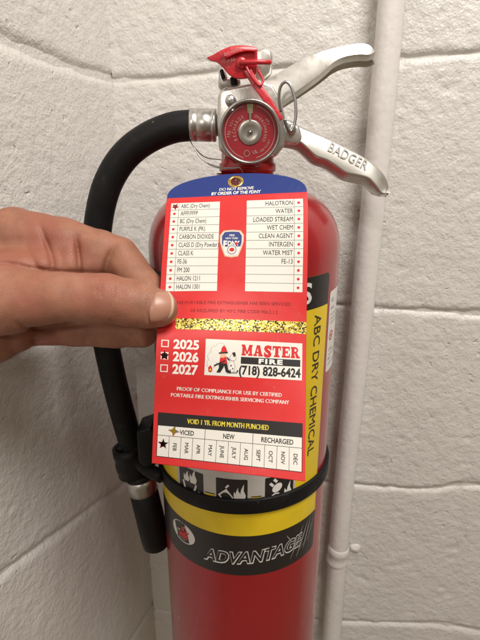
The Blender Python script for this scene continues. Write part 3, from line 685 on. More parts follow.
g = Geo(); g.add(*csheet(*grid_round(XL, -216, R_(-57) * aw, -90.5, .2, 14, 20), 0, 0, 1.6 * o1)); g.mk('added_black_band', M['black'], label)  # invented patch, added behind the tag so its punched holes show dark
g = Geo(); g.add(*csheet(*grid_round(R_(-57.2) * aw, -152, R_(-46.5) * aw, -104, .2, 12, 10), 0, 0, 2.4 * o1)); g.mk('added_black_box', M['black'], label)  # second added black patch, makes the year punch look dark
# white instruction panel, mostly behind the hang tag
g = Geo(); g.add(*csheet(*grid_round(-53.0, -233, R_(32.5) * aw, -94, 2.5, 50, 20), 0, 0, 2 * o1)); wp = g.mk('instruction_panel', M['panel'], label)
g = Geo()
v, f = text2d('S', 13, bold=0.02, width=8.5); g.add(cmap(v, R_(31.2), -0.0865, 3 * o1), f)
g.mk('header_lettering', M['white'], label, smooth=False)
g = Geo(); v, f = text2d('ABC DRY CHEMICAL', 6.6, width=104, bold=0.006); 
# split long runs so the lettering follows the curve
g.add(cmap(v, R_(42.0), -0.0955, 3 * o1, rot=-math.pi / 2), f); g.mk('agent_lettering', M['black'], label, smooth=False)
# outlines of rounded boxes left of the strip
for z1, z0 in ((-95, -121), (-123, -150), (-152, -178)):
    o_ = rounded(R_(-22) * aw, z0, R_(33.5) * aw, z1, 4); i_ = rounded(R_(-22) * aw + .5, z0 + .5, R_(33.5) * aw - .5, z1 - .5, 3.5)
    V = np.array(o_ + i_); n_ = len(o_); F = [(i, (i + 1) % n_, n_ + (i + 1) % n_, n_ + i) for i in range(n_)]
    g = Geo(); g.add(cmap(V, 0, 0, 3 * o1), F); g.mk('box_outline', M['black'], wp, smooth=False)
# pictogram row
def flame(xc, b0, w_, hh): return [(xc - w_ * .5, b0), (xc + w_ * .4, b0), (xc + w_ * .62, b0 + hh * .32), (xc + w_ * .30, b0 + hh * .62), (xc + w_ * .34, b0 + hh), (xc - w_ * .08, b0 + hh * .66), (xc - w_ * .2, b0 + hh * .42), (xc - w_ * .55, b0 + hh * .62), (xc - w_ * .62, b0 + hh * .25)]
for kind, xc in enumerate((-39.5, -8.5, 25)):
    g = Geo(); g.add(*csheet(*grid_round(xc - 10.8, -233, xc + 10.8, -206, 1.0, 18, 8), 0, 0, 3 * o1)); pic = g.mk('pictogram', M['black'], wp)
    g = Geo(); shp = []
    if kind == 0:                            # burning bin
        shp += [[(xc - 6, -231), (xc + 3.5, -231), (xc + 5.5, -224), (xc - 7.5, -224)], flame(xc - 3.5, -223.4, 4.5, 9), flame(xc + 2.5, -223.4, 5, 12), [(xc + 5.5, -232), (xc + 8.5, -232), (xc + 9.2, -229), (xc + 6.4, -228.4)]]
    elif kind == 1:                          # tipped can and fire
        shp += [[(xc - 9.5, -226), (xc - 3.5, -233.5), (xc + 2.0, -228.5), (xc - 3.6, -220.5)], [(xc - 4.6, -219.6), (xc - 3.4, -220.2), (xc - 1.4, -217.8), (xc - 2.6, -217.0)], flame(xc + 3.4, -228, 3.2, 9), flame(xc + 6.8, -230, 4.6, 14), flame(xc + 1.6, -232.8, 2.6, 4.5), flame(xc + 5.0, -234, 4.4, 4.5)]
    else:                                    # plug and cord
        shp += [[(xc - 8, -218), (xc - 6.6, -216.6), (xc - 4.2, -219.2), (xc - 5.6, -220.6)], [(xc - 5.2, -215.2), (xc - 3.8, -213.8), (xc - 1.6, -216.4), (xc - 3.0, -217.8)], flame(xc + 6.4, -232, 5.0, 13), flame(xc + 2.2, -233.5, 3.6, 6)]
        v, f = disc2d(xc - 2.0, -215.3, 4.2, 3.0, 18, R_(45)); g.add(cmap(v, 0, 0, 4 * o1), f)
        v, f = ring2d(xc - 2.6, -223.9, 3.6, 4.6, 20, R_(60), R_(300)); g.add(cmap(v, 0, 0, 4.2 * o1), f)
    for q, P in enumerate(shp): g.add(cmap(np.array(P) + [0, 6.5], 0, 0, (4 + .1 * q) * o1), [tuple(range(len(P)))])
    g.mk('pictogram_drawing', M['white'], pic, smooth=False)
for xc in (-24.0, 8.3):
    g = Geo(); g.add(*csheet(*grid_round(xc - 3.6, -232.8, xc + 3.6, -220.5, .1, 6, 4), 0, 0, 3 * o1)); g.mk('yellow_bar', M['yellow'], wp)
    g = Geo(); g.add(*csheet(*grid_round(xc - 3.6, -220.5, xc + 3.6, -219.7, .1, 6, 2), 0, 0, 3.2 * o1)); g.mk('rule_line', M['black'], wp)
# badge and ADVANTAGE on the footer
g = Geo(); v, f = disc2d(0, 0, 15.5, 8.2, 36, R_(-12)); 
xb, zb_ = R_(-43.5) * aw, -266.5
ov = disc2d(xb, zb_, 12.5, 9.0, 36, R_(0))
g.add(cmap(ov[0], 0, 0, 3 * o1), ov[1]); badge = g.mk('oval_badge', M['white'], foot, smooth=False)
g = Geo()
for pts in ([(-4.5, -4.5), (4.5, -5), (6, -1), (2, .5), (-3, -.5)], [(-1.5, 1), (2.5, 1.2), (2.2, 5.5), (-.8, 5.2)], [(2.5, -.5), (7, 1.5), (6, 3), (2, 1.5)]):
    g.add(cmap(np.array(pts) + [xb, zb_], 0, 0, 4 * o1), [tuple(range(len(pts)))])
g.mk('badge_drawing', M['lred'], badge, smooth=False)
g = Geo()
for pts in ([(-6.5, -1), (-3.5, -.8), (-2, 2), (-5.5, 1.5)], [(-4, -6), (3, -6.4), (3, -5.6), (-4, -5.2)], [(1, 5.6), (4, 4.6), (3.4, 6.6)]):
    g.add(cmap(np.array(pts) + [xb, zb_], 0, 0, 4.1 * o1), [tuple(range(len(pts)))])
g.mk('badge_shading', M['grey'], badge, smooth=False)
xa = R_(-25.8) * aw; wadv = R_(41 + 25.8) * aw
for nm, bold, grow, off, m_ in (('advantage_outline', 0.055, 1.2, 3 * o1, 'white'), ('advantage_lettering', 0.018, 0.0, 4 * o1, 'black')):
    v, f = text2d('ADVANTAGE', 9.6 + grow, width=wadv + grow, bold=bold, shear=0.30, spacing=1.02)
    g = Geo(); g.add(cmap(v + [-grow / 2, -grow / 2], xa / aw, -0.2790, off, rot=0.06), f); g.mk(nm, M[m_], foot, smooth=False)
g = Geo()                                    # claw scratches
for (xa0, za0, xa1, za1, wd) in ((31, -283, 41, -258, .5), (36, -284, 45.5, -257, .6), (41.5, -281, 48.5, -256, .5), (46, -277, 52, -258, .35), (27.5, -259.5, 31.5, -267, .4), (33, -276, 36, -270, .4), (38, -279, 47, -272, .3)):
    t = np.linspace(0, 1, 8); X = R_(1) * aw * (xa0 + (xa1 - xa0) * t); Z = za0 + (za1 - za0) * t; W_ = wd * np.sin(math.pi * (t * .9 + .05))
    V = np.concatenate([np.stack([X - W_, Z], 1), np.stack([X + W_, Z], 1)]); g.add(cmap(V, 0, 0, 5 * o1), gridfaces(2, 8))
g.mk('claw_scratches', M['grey'], foot, smooth=False)
# white certification label further round
g = Geo(); g.add(*csheet(*grid_round(R_(57.5) * aw, -142, R_(84) * aw, -84, 2.0, 20, 10), 0, 0, o1)); cert = g.mk('certification_label', M['white'], ext)
g = Geo()
for x0, z0, s, h in ((60, -92, 'UL', 3), (60, -97, 'LISTED', 1.6), (60, -127, 'CODE', 2), (60, -134, 'M1', 2.4)):
    v, f = text2d(s, h, bold=.01); g.add(cmap(v + [R_(x0) * aw, z0], 0, 0, 2 * o1), f)
for z in (-101, -104, -107, -130, -137): g.add(*csheet(*rect2d(R_(60) * aw, z, R_(75) * aw, z + .7), 0, 0, 2 * o1))
g.mk('certification_print', M['grey'], cert, smooth=False)
g = Geo(); v, f = ring2d(R_(63) * aw, -116, 2.6, 3.6, 24); g.add(cmap(v, 0, 0, 2 * o1), f); v, f = star2d(R_(63) * aw, -116, 2, 4); g.add(cmap(v, 0, 0, 2 * o1), f)
g.mk('certification_mark', M['lred'], cert, smooth=False)

# ------------------------------------------------------------------ hang tag
VA = np.array([-18, 0.0, 4.14, 22.41, 57.3, 72.71, 85.46, 127.17, 154.99])
TA = np.array([[-42.0, 297.5, -12.0], [-42.1, 284.9, -24.3], [-42.1, 281.7, -26.5], [-42.5, 270.3, -40.8], [-43.4, 251.8, -70.6], [-43.7, 241.0, -81.9], [-42.7, 230.0, -88.0], [-45.6, 225.2, -128.9], [-46.8, 216.9, -155.1]])
TB = np.array([[37.0, 289.5, -7.5], [37.2, 275.9, -19.5], [37.6, 274.0, -23.4], [37.2, 263.9, -38.7], [36.4, 251.8, -71.2], [36.1, 246.9, -85.6], [35.7, 241.5, -97.3], [34.0, 218.3, -132.4], [32.7, 201.7, -155.1]])
def cubic(v, X, Pm):
    out = np.zeros((len(v), 3)); m = np.zeros_like(Pm)
    dx = np.diff(X); sl_ = np.diff(Pm, axis=0) / dx[:, None]
    m[1:-1] = (sl_[:-1] * dx[1:, None] + sl_[1:] * dx[:-1, None]) / (dx[1:] + dx[:-1])[:, None]; m[0] = sl_[0]; m[-1] = sl_[-1]
    i = np.clip(np.searchsorted(X, v) - 1, 0, len(X) - 2); h = dx[i]; t = (v - X[i]) / h
    t = t[:, None]; h = h[:, None]
    return (2 * t**3 - 3 * t**2 + 1) * Pm[i] + (t**3 - 2 * t**2 + t) * h * m[i] + (-2 * t**3 + 3 * t**2) * Pm[i + 1] + (t**3 - t**2) * h * m[i + 1]
def smooth_rows(P):                          # soften the measured stations a little
    Q = P.copy()
    for i in range(1, len(P) - 1):
        l = (VA[i] - VA[i - 1]) / (VA[i + 1] - VA[i - 1]); Q[i] = 0.6 * P[i] + 0.4 * (P[i - 1] * (1 - l) + P[i + 1] * l)
    return Q
TA, TB = smooth_rows(TA), smooth_rows(TB)
def tagp(u, v, off=0.0):
    u = np.asarray(u, float); v = np.asarray(v, float)
    def S(u, v):
        a, b = cubic(v, VA, TA), cubic(v, VA, TB); t = u / 80.0
        bow = 1.3 * np.sin(math.pi * t) * np.exp(-((v - 78) / 40) ** 2) - 1.6 * np.exp(-((u - 6) / 12) ** 2 - ((v - 66) / 14) ** 2) - 0.9 * np.sin(math.pi * t) * np.exp(-((v - 135) / 25) ** 2)
        return a + (b - a) * t[:, None] + bow[:, None] * np.array([0.0, -0.86, 0.5])
    p_ = S(u, v); e = 0.05
    n_ = np.cross(S(u + e, v) - S(u - e, v), S(u, v + e) - S(u, v - e)); n_ /= np.linalg.norm(n_, axis=1)[:, None]
    n_ *= -np.sign(n_[:, 1:2]) * 1.0
    r = (p_ + n_ * off) * 1e-3; r[:, 2] += ZC; return r
tag_o = tagp([40], [-10])[0]
tag = root('hang_tag', 'red and blue service tag held out in front of the extinguisher', 'tag', tuple(tag_o))
LY = 0.06
def tg(name, m, parts, layer, parent):
    g = Geo()
    for v, f in parts:
        v = np.asarray(v, float); g.add(tagp(v[:, 0], v[:, 1], 0.30 + LY * layer), f)
    return g.mk(name, M[m], parent, smooth=False)
def tx(s, u, v, h, m_align='L', width=None, bold=0.0, shear=0.0, cond=1.0, rot=0.0, spacing=1.0):
    q, f = text2d(s, h, width, bold, shear, cond, m_align, spacing); q = q.copy(); q[:, 1] *= -1
    c_, s_ = math.cos(rot), math.sin(rot)
    return np.stack([u + q[:, 0] * c_ - q[:, 1] * s_, v + q[:, 0] * s_ + q[:, 1] * c_], 1), f
SOL = ('SOLIDIFY', dict(thickness=0.00044, offset=0))
us = np.linspace(0, 80, 81); vs = np.linspace(0, 155, 156); U, Vv = np.meshgrid(us, vs)
VT = np.stack([U.ravel(), Vv.ravel()], 1)
rc = 2.2                                     # small rounded lower corners
def corner(p):
    u, v = p
    return p
PUNCH = [(5.4, 6.5, 2.3, 5, .50, .2), (4.5, 95.5, 2.7, 5, .52, -1.57), (5.75, 143.9, 3.0, 5, .44, -1.57), (11.2, 136.4, 3.2, 4, .40, .1)]   # star punches: u, v, size, points, waist, turn
def in_punch(P):
    P = np.asarray(P, float); hit = np.zeros(len(P), bool)
    for (a_, b_, r_, k_, q_, t_) in PUNCH:
        x, y = P[:, 0] - a_, P[:, 1] - b_; near = x * x + y * y < r_ * r_ * 1.1
        S_ = star2d(0, 0, r_, k_, q_, t_)[0]; ins = np.zeros(len(P), bool)
        for i in range(len(S_)):
            (x0, y0), (x1, y1) = S_[i], S_[(i + 1) % len(S_)]
            c_ = ((y0 > y) != (y1 > y)) & (x < (x1 - x0) * (y - y0) / (y1 - y0 + 1e-12) + x0); ins ^= c_
        hit |= near & ins
    return hit
def punch(v, f):
    c_ = np.array([v[list(q)].mean(0) for q in f]); k = ~in_punch(c_); return v, [q for q, z in zip(f, k) if z]
def fine_rect(x0, y0, x1, y1, st=0.36):
    nx, ny = int((x1 - x0) / st) + 2, int((y1 - y0) / st) + 2; X, Y = np.meshgrid(np.linspace(x0, x1, nx), np.linspace(y0, y1, ny))
    return punch(np.stack([X.ravel(), Y.ravel()], 1), gridfaces(ny, nx))
cv, cf = fine_rect(0, 0, 80, 155, 0.36)
card = mk('card', tagp(cv[:, 0], cv[:, 1], 0), cf, M['tred'], tag, mods=[SOL])
# blue rounded head with punched hole
bm = bmesh.new()
arc = [(0, 0.02)] + [(40 - 40 * math.cos(a) ** 1.0 if False else 40 + 40 * (-math.cos(a)), -16.5 * math.sin(a) ** 0.80) for a in np.linspace(0.02, math.pi - 0.02, 40)] + [(80, 0.02)]
base = [(80 - 4 * k, 0.02) for k in range(1, 20)]
outer = arc + base
hole = [(40 + 3.1 * math.cos(a), -10.3 + 3.1 * math.sin(a)) for a in np.linspace(0, 2 * math.pi, 24, endpoint=False)]
edges = []
for loop in (outer, hole):
    vs_ = [bm.verts.new((u, v, 0)) for u, v in loop]
    edges += [bm.edges.new((vs_[i], vs_[(i + 1) % len(vs_)])) for i in range(len(vs_))]
bmesh.ops.triangle_fill(bm, use_beauty=True, use_dissolve=False, edges=edges)
bmesh.ops.recalc_face_normals(bm, faces=bm.faces)
bm.verts.index_update()
hv = np.array([tuple(q.co) for q in bm.verts]); hf = [tuple(x.index for x in fc.verts) for fc in bm.faces]; bm.free()
head = mk('head', tagp(hv[:, 0], hv[:, 1], 0.0), hf, M['tblue'], tag, smooth=False, mods=[SOL])
a = np.linspace(0, 2 * math.pi, 33)[:-1]
V = []
for rr, hh in ((2.9, -0.5), (2.9, 0.5), (3.6, 0.75), (4.4, 0.6), (4.7, 0.22)):
    V.append(tagp(40 + rr * np.cos(a), -10.3 + rr * np.sin(a), hh))
mk('eyelet', np.concatenate(V), gridfaces(5, 32, True), M['brass'], tag)
tg('head_lettering', 'twtext', [tx('DO NOT REMOVE', 40.5, -3.6, 2.1, 'C', width=20, bold=0.03, shear=0.15), tx('BY ORDER OF THE FDNY', 40.2, -0.7, 2.1, 'C', width=28.5, bold=0.03, shear=0.15)], 0, head)
# list panels
P0, P1 = 4.1, 57.0; RH = (P1 - P0) / 11
left_items = ['ABC (Dry Chem)', 'AFFF/FFFP', 'BC (Dry Chem)', 'PURPLE K (PK)', 'CARBON DIOXIDE', 'CLASS D (Dry Powder)', 'CLASS K', 'FE-36', 'FM 200', 'HALON 1211', 'HALON 1301']
right_items = ['HALOTRON', 'WATER', 'LOADED STREAM', 'WET CHEM', 'CLEAN AGENT', 'INTERGEN', 'WATER MIST', 'FE-13', '', '', '']
for side, items, u0, u1, ud, uc in (('l', left_items, 3.0, 31.0, 7.6, 5.2), ('r', right_items, 46.2, 77.4, 72.6, 75.0)):
    pn = tg('list_panel', 'twhite', [fine_rect(u0, P0, u1, P1)], 0, tag)
    tg('row_lines', 'rule', [rect2d(u0, P0 + RH * k - .12, u1, P0 + RH * k + .12, 40) for k in range(1, 11)] + [rect2d(ud - .12, P0, ud + .12, P1, 2.5)], 1, pn)
    tg('row_dots', 'tredink', [disc2d(uc, P0 + RH * (k + .5), 0.78, n=12) for k in range(0 if side == 'r' else 1, 11)], 1, pn)
    parts = []
    for k, s in enumerate(items):
        if not s: continue
        v = P0 + RH * (k + 1) - 1.25
        parts.append(tx(s, 8.8, v, 2.6, 'L', cond=0.61, bold=0.004) if side == 'l' else tx(s, 71.8, v, 2.6, 'R', cond=0.74, bold=0.004))
    tg('list_lettering', 'tink', parts, 1, pn)
# emblem
ec = 38.3
def shield(cx_, t, w_, h):
    return [(cx_ - w_ * .36, t), (cx_, t - h * .03), (cx_ + w_ * .36, t), (cx_ + w_ * .5, t + h * .16), (cx_ + w_ * .5, t + h * .42), (cx_ + w_ * .42, t + h * .66), (cx_ + w_ * .28, t + h * .96), (cx_, t + h), (cx_ - w_ * .28, t + h * .96), (cx_ - w_ * .42, t + h * .66), (cx_ - w_ * .5, t + h * .42), (cx_ - w_ * .5, t + h * .16)]
em = tg('emblem', 'peach', [poly2d(shield(ec, 22.3, 13.2, 15.6))], 0, tag)
tg('emblem_field', 'twhite', [poly2d(shield(ec, 23.0, 11.8, 14.2))], 1, em)
tg('emblem_crest', 'navy', [poly2d([(ec - 4.0, 23.2), (ec, 22.9), (ec + 4.0, 23.2), (ec + 5.5, 25.5), (ec + 5.4, 29.4), (ec + 4.8, 31.6), (ec - 4.8, 31.6), (ec - 5.4, 29.4), (ec - 5.5, 25.5)])], 2, em)
tg('emblem_lettering', 'twtext', [tx('FIRE', ec, 25.7, 1.1, 'C', bold=.02), tx('NEW YORK', ec, 27.4, 1.0, 'C', bold=.02, width=7), tx('F', ec - 4.6, 32.0, 3.8, 'L', bold=.05, width=2.0), tx('DNY', ec - 2.2, 31.0, 2.6, 'L', bold=.04, width=6.6)], 3, em)
tg('emblem_roundel', 'twhite', [disc2d(ec + .2, 33.5, 3.0)], 4, em)
tg('emblem_roundel_ring', 'navy', [ring2d(ec + .2, 33.5, 2.2, 2.5)], 5, em)
tg('emblem_roundel_heart', 'tredink', [disc2d(ec + .2, 33.5, 1.4, 1.1)], 5, em)
tg('emblem_mark', 'tredink', [disc2d(ec + 2.6, 30.0, 1.0, .8)], 4, em)
tg('notice_lettering', 'tdark', [tx('THIS PORTABLE FIRE EXTINGUISHER HAS BEEN SERVICED', 39.6, 64.6, 1.75, 'C', width=63, bold=.004), tx('AS REQUIRED BY NYC FIRE CODE 906.2.1.2', 40.5, 69.3, 1.75, 'C', width=47, bold=.004)], 0, tag)
tg('glitter_strip', 'glitter', [rect2d(9.5, 73.2, 80.0, 79.8, 2.0)], 0, tag)
# years
tops = (86.0, 92.9, 99.8)
for k, yv in enumerate(('2025', '2026', '2027')):
    parts = [tx(yv, 8.9, tops[k] + 5.1, 5.1, 'L', width=13.4, bold=.035)]
    b0, b1, t0_, t1_, e = 2.6, 6.5, tops[k] + .5, tops[k] + 4.6, .5
    parts += [punch(*fine_rect(*q, 0.25)) for q in ((b0, t0_, b1, t0_ + e), (b0, t1_ - e, b1, t1_), (b0, t0_ + e, b0 + e, t1_ - e), (b1 - e, t0_ + e, b1, t1_ - e))]
    yr = tg('year_print', 'twtext', parts, 0, tag)
# service company panel
L0, L1, T0_, T1_ = 25.7, 77.8, 85.0, 104.8
lp = tg('company_panel', 'twhite', [rect2d(L0, T0_, L1, T1_, 2.5)], 0, tag)
def slab_word(word, u0, v1, width, h):
    parts = []; ws = {'M': 1.25, 'A': 1.08, 'S': .92, 'T': .98, 'E': .95, 'R': 1.05}; tot = sum(ws[c] for c in word) + .1 * (len(word) - 1); k = width / tot; x = u0
    st = .30 * k; sf = h * .17                # stem and serif sizes
    for c in word:
        w_ = ws[c] * k; a, b = x, x + w_; t = v1 - h
        R = lambda p, q, r, s: parts.append(rect2d(p, q, r, s, 50))
        P = lambda *pp: parts.append(poly2d(pp))
        if c == 'M':
            R(a + .08 * k, t, a + .08 * k + st * .9, v1); R(b - .08 * k - st * .9, t, b - .08 * k, v1)
            m_ = (a + b) / 2; P((a + .08 * k, t), (a + .08 * k + st, t), (m_ + .06 * k, v1 - h * .22), (m_ - .06 * k, v1 - h * .12)); P((b - .08 * k - st, t), (b - .08 * k, t), (m_ + .06 * k, v1 - h * .12), (m_ - .06 * k, v1 - h * .22))
            R(a, v1 - sf, a + .5 * k, v1); R(b - .5 * k, v1 - sf, b, v1); R(a, t, a + .3 * k, t + sf); R(b - .3 * k, t, b, t + sf)
        if c == 'A':
            m_ = (a + b) / 2; P((a + .08 * k, v1), (m_ - .16 * k, t), (m_ + .02 * k, t), (a + .28 * k, v1)); P((b - .06 * k, v1), (b - .42 * k, v1), (m_ - .12 * k, t), (m_ + .2 * k, t))
            R(a + .25 * k, v1 - h * .40, b - .3 * k, v1 - h * .25); R(a, v1 - sf, a + .42 * k, v1); R(b - .52 * k, v1 - sf, b, v1)
        if c == 'S':
            q, f = text2d('S', h * 1.02, width=w_ * .94, bold=.06); q = q.copy(); parts.append((np.stack([a + .03 * k + q[:, 0], v1 - q[:, 1] - .0], 1), f))
            R(b - .16 * k, t, b - .04 * k, t + h * .36); R(a + .04 * k, v1 - h * .36, a + .16 * k, v1)
        if c == 'T':
            m_ = (a + b) / 2; R(m_ - st * .62, t, m_ + st * .62, v1); R(a, t, b, t + sf * 1.1); R(a, t, a + .13 * k, t + h * .38); R(b - .13 * k, t, b, t + h * .38); R(m_ - .32 * k, v1 - sf, m_ + .32 * k, v1)
        if c in 'ER':
            R(a + .08 * k, t, a + .08 * k + st * 1.15, v1); R(a, t, a + .5 * k, t + sf); R(a, v1 - sf, a + .5 * k, v1)
        if c == 'E':
            R(a, t, b - .03 * k, t + sf); R(a, v1 - sf, b, v1); R(a + .3 * k, t + h * .42, b - .28 * k, t + h * .58); R(b - .15 * k, t, b - .03 * k, t + h * .34); R(b - .12 * k, v1 - h * .36, b, v1); R(b - .36 * k, t + h * .33, b - .26 * k, t + h * .67)
        if c == 'R':
            q, f = ring2d(a + .52 * k, t + h * .28, h * .13, h * .28, 14, -math.pi / 2, math.pi / 2); q = q.copy(); q[:, 0] = a + .5 * k + (q[:, 0] - a - .52 * k) * 1.25 * k / h * 1.0; parts.append((q, f))
            R(a + .3 * k, t, a + .55 * k, t + h * .15); R(a + .3 * k, t + h * .41, a + .58 * k, t + h * .56)
            P((a + .45 * k, t + h * .5), (a + .72 * k, t + h * .5), (b - .02 * k, v1), (b - .40 * k, v1)); R(b - .34 * k, v1 - sf, b + .02 * k, v1)
        x += w_ + .1 * k
    return parts
tg('company_name', 'tredink', slab_word('MASTER', 44.8, 93.2, 31.6, 6.0), 1, lp)
tg('name_bar', 'tink', [rect2d(44.6, 94.0, 76.8, 97.7, 40)], 1, lp)
tg('name_bar_lettering', 'twtext', [tx('FIRE', 60.6, 97.0, 2.5, 'C', width=13, bold=.05, spacing=1.25)], 2, lp)
tg('phone_number', 'tink', [tx('(718) 828-6424', 43.8, 103.3, 4.7, 'L', width=33.2, bold=.035)], 1, lp)
# drawing beside the name: smoke cloud, figure with hose, spotted dog
dx, dy = 26.6, 86.0                          # 17 x 18 mm field
D = lambda pts: poly2d([(dx + a_, dy + b_) for a_, b_ in pts])
cloud = [(2.6, 12.5, 2.4), (3.0, 8.6, 2.5), (4.5, 5.2, 2.5), (7.0, 3.4, 2.4), (6.0, 9.0, 3.0)]
tg('smoke_outline', 'rule', [disc2d(dx + a_, dy + b_, r_ + .14, n=22) for a_, b_, r_ in cloud], 1, lp)
tg('smoke', 'twhite', [disc2d(dx + a_, dy + b_, r_, n=22) for a_, b_, r_ in cloud], 2, lp)
tg('figure_dark', 'tink', [D([(6.4, 12.0), (9.6, 12.0), (9.0, 14.2), (7.4, 17.0), (5.4, 17.0), (6.6, 14.5)]), D([(9.0, 12), (10.8, 12), (11.4, 15.2), (13.2, 16.2), (13, 17), (10.4, 16.6)]), D([(6.1, 6.3), (10.8, 5.6), (11, 6.4), (6.2, 7.0)]), D([(3.8, 13.2), (9.6, 10.2), (9.9, 10.8), (4.1, 13.9)])], 4, lp)
tg('figure_red', 'tredink', [D([(7.2, 6.0), (7.6, 3.6), (8.8, 2.2), (10.0, 3.6), (10.6, 5.6)]), D([(7.0, 9.0), (10.2, 8.4), (11.0, 12.2), (6.6, 12.2)]), D([(1.2, 16.6), (1.0, 14.8), (2.0, 13.2), (3.0, 14.6), (3.2, 16.4), (2.2, 17.2)])], 3, lp)
tg('figure_face', 'skincol', [D([(7.0, 6.8), (10.0, 6.3), (10.2, 8.2), (8.6, 9.2), (7.0, 8.6)])], 3, lp)
tg('flame_core', 'tyel', [D([(1.6, 16.2), (2.1, 14.9), (2.7, 16.2)])], 4, lp)
tg('dog_outline', 'rule', [disc2d(dx + 13.2, dy + 13.6, 1.95, 3.3, 22), disc2d(dx + 13.8, dy + 8.6, 1.75, 1.95, 18), D([(11.0, 16.9), (16.4, 16.2), (16.5, 17.0), (11.2, 17.4)])], 1.5, lp)
tg('dog_body', 'twhite', [disc2d(dx + 13.2, dy + 13.6, 1.75, 3.1, 22), disc2d(dx + 13.8, dy + 8.6, 1.55, 1.75, 18)], 2.5, lp)
tg('dog_spots', 'tink', [D([(13.2, 6.0), (14.8, 5.6), (15.2, 7.6), (14.2, 8.4)]), D([(10.4, 8.2), (12.0, 9.6), (12.2, 10.6), (10.8, 9.6)]), disc2d(dx + 12.9, dy + 13, .4), disc2d(dx + 13.9, dy + 14.6, .35), disc2d(dx + 12.6, dy + 15.4, .3), D([(16.0, 15.4), (16.7, 15.2), (16.8, 16.2), (16.2, 16.3)])], 4, lp)
tg('compliance_lettering', 'twtext', [tx('PROOF OF COMPLIANCE FOR USE BY CERTIFIED', 39.5, 114.0, 1.9, 'C', width=55.5, bold=.025), tx('PORTABLE FIRE EXTINGUISHER SERVICING COMPANY', 40.0, 117.6, 1.9, 'C', width=62.5, bold=.025)], 0, tag)
# month grid
K0, K1, KR, KM, KB = 2.6, 78.2, 134.0, 139.2, 150.6
mg = tg('month_panel', 'twhite', [fine_rect(K0, KR, K1, KB)], 0, tag)
bar = tg('black_bar', 'tink', [rect2d(K0 - .3, 126.8, K1 + .3, KR, 2.5)], 0, tag)
tg('bar_lettering', 'tyel', [tx('VOID 1 YR. FROM MONTH PUNCHED', 39.5, 131.7, 2.6, 'C', width=43, bold=.03)], 1, bar)
st = (K1 - K0) / 12
lines = [rect2d(K0 + st * k - .1, KM, K0 + st * k + .1, KB, 2.5) for k in range(1, 12)] + [rect2d(K0 + st * k - .12, KR, K0 + st * k + .12, KM, 2.5) for k in (4, 8)] + [rect2d(K0, KM - .12, K1, KM + .12, 40)]
lines += [rect2d(K0 - .3, KR, K0, KB + .3, 2.5), rect2d(K1, KR, K1 + .3, KB + .3, 2.5), rect2d(K0, KB, K1, KB + .3, 40)]
tg('month_lines', 'tink', [punch(*q) for q in lines], 1, mg)
parts = [tx('VICED', K0 + st * 1.86, 137.9, 2.5, 'L', width=7.6, bold=.02), tx('NEW', K0 + st * 6, 137.9, 2.5, 'C', width=6, bold=.02), tx('RECHARGED', K0 + st * 10, 137.9, 2.5, 'C', width=16.5, bold=.02)]
for k, mth in enumerate(['JAN', 'FEB', 'MAR', 'APR', 'MAY', 'JUNE', 'JULY', 'AUG', 'SEPT', 'OCT', 'NOV', 'DEC']):
    if k == 0: continue
    parts.append(tx(mth, K0 + st * (k + .5) - .95, (KM + KB) / 2, 1.95, 'C', bold=.015, rot=math.pi / 2))
tg('month_lettering', 'tink', parts, 1, mg)
# thin wire tie round the neck
wp_ = [tagp([40], [-10.3], 1.0)[0], at(243, 176, 0.303), at(240, 168, 0.314), at(228, 168, 0.316), at(217, 166.5, 0.322), at(203, 160, 0.325), at(193, 146, 0.328), at(190.5, 141, 0.334), at(194, 147, 0.342), at(205, 157, 0.348), at(222, 160, 0.352)]
v, f = tube(spline(wp_, 8), 0.00035, 8); mk('tie_wire', v, f, M['steel'], tag)
wp2 = [at(240, 168, 0.3150), at(226, 169, 0.317), at(212, 166, 0.323), at(201, 158, 0.327), at(195, 150, 0.331)]
v, f = tube(spline(wp2, 8), 0.00030, 8); mk('tie_wire', v, f, M['steel'], tag)

# ------------------------------------------------------------------ hand (one continuous surface from a blended distance field)
def cpt(x, y, D): return np.array([(x - 240) / FPX * D, (y - 320) / FPX * D, D])        # mm, camera frame
RES = 0.78
lo = np.array([-215.0, -70.0, 215.0]); hi = np.array([-26.0, 52.0, 330.0])
ax = [np.arange(lo[k], hi[k] + RES, RES, dtype=np.float32) for k in range(3)]
Xg, Yg, Zg = np.meshgrid(*ax, indexing='ij')
def seg_d(a, b, ra, rb, sq=1.0):
    """tapered capsule, sq > 1 flattens it along the line of sight"""
    a = a.astype(np.float32); b = b.astype(np.float32); d = b - a
    px, py, pz = Xg - a[0], Yg - a[1], Zg - a[2]
    t = np.clip((px * d[0] + py * d[1] + pz * d[2]) / float(d @ d), 0, 1)
    qz = (pz - t * d[2]) * sq
    return np.sqrt((px - t * d[0]) ** 2 + (py - t * d[1]) ** 2 + qz * qz) - (ra + (rb - ra) * t)
def chain(pts, sq=1.0):
    r = None
    for (x0, y0, D0, r0), (x1, y1, D1, r1) in zip(pts[:-1], pts[1:]):
        q = seg_d(cpt(x0, y0, D0), cpt(x1, y1, D1), r0, r1, sq); r = q if r is None else smin(r, q, 2.0)
    return r
def smin(a, b, k):
    h = np.clip(0.5 + 0.5 * (b - a) / k, 0, 1); return b + (a - b) * h - k * h * (1 - h)
thumb = chain([(159.0, 308.5, 247.0, 9.6), (148, 307.0, 246.3, 10.6), (128, 302.5, 244.5, 11.8), (106, 299.0, 243, 12.7), (60, 297.5, 243, 12.6), (5, 301, 247, 17.5), (-70, 306, 262, 22)], 1.12)
index = chain([(-75, 262, 290, 25), (14, 237, 287, 17.0), (64, 244, 284, 15.2), (101, 251, 282, 11.9), (119, 256, 281, 11.0), (147, 289, 274, 9.7), (161, 316, 268.0, 8.0)])
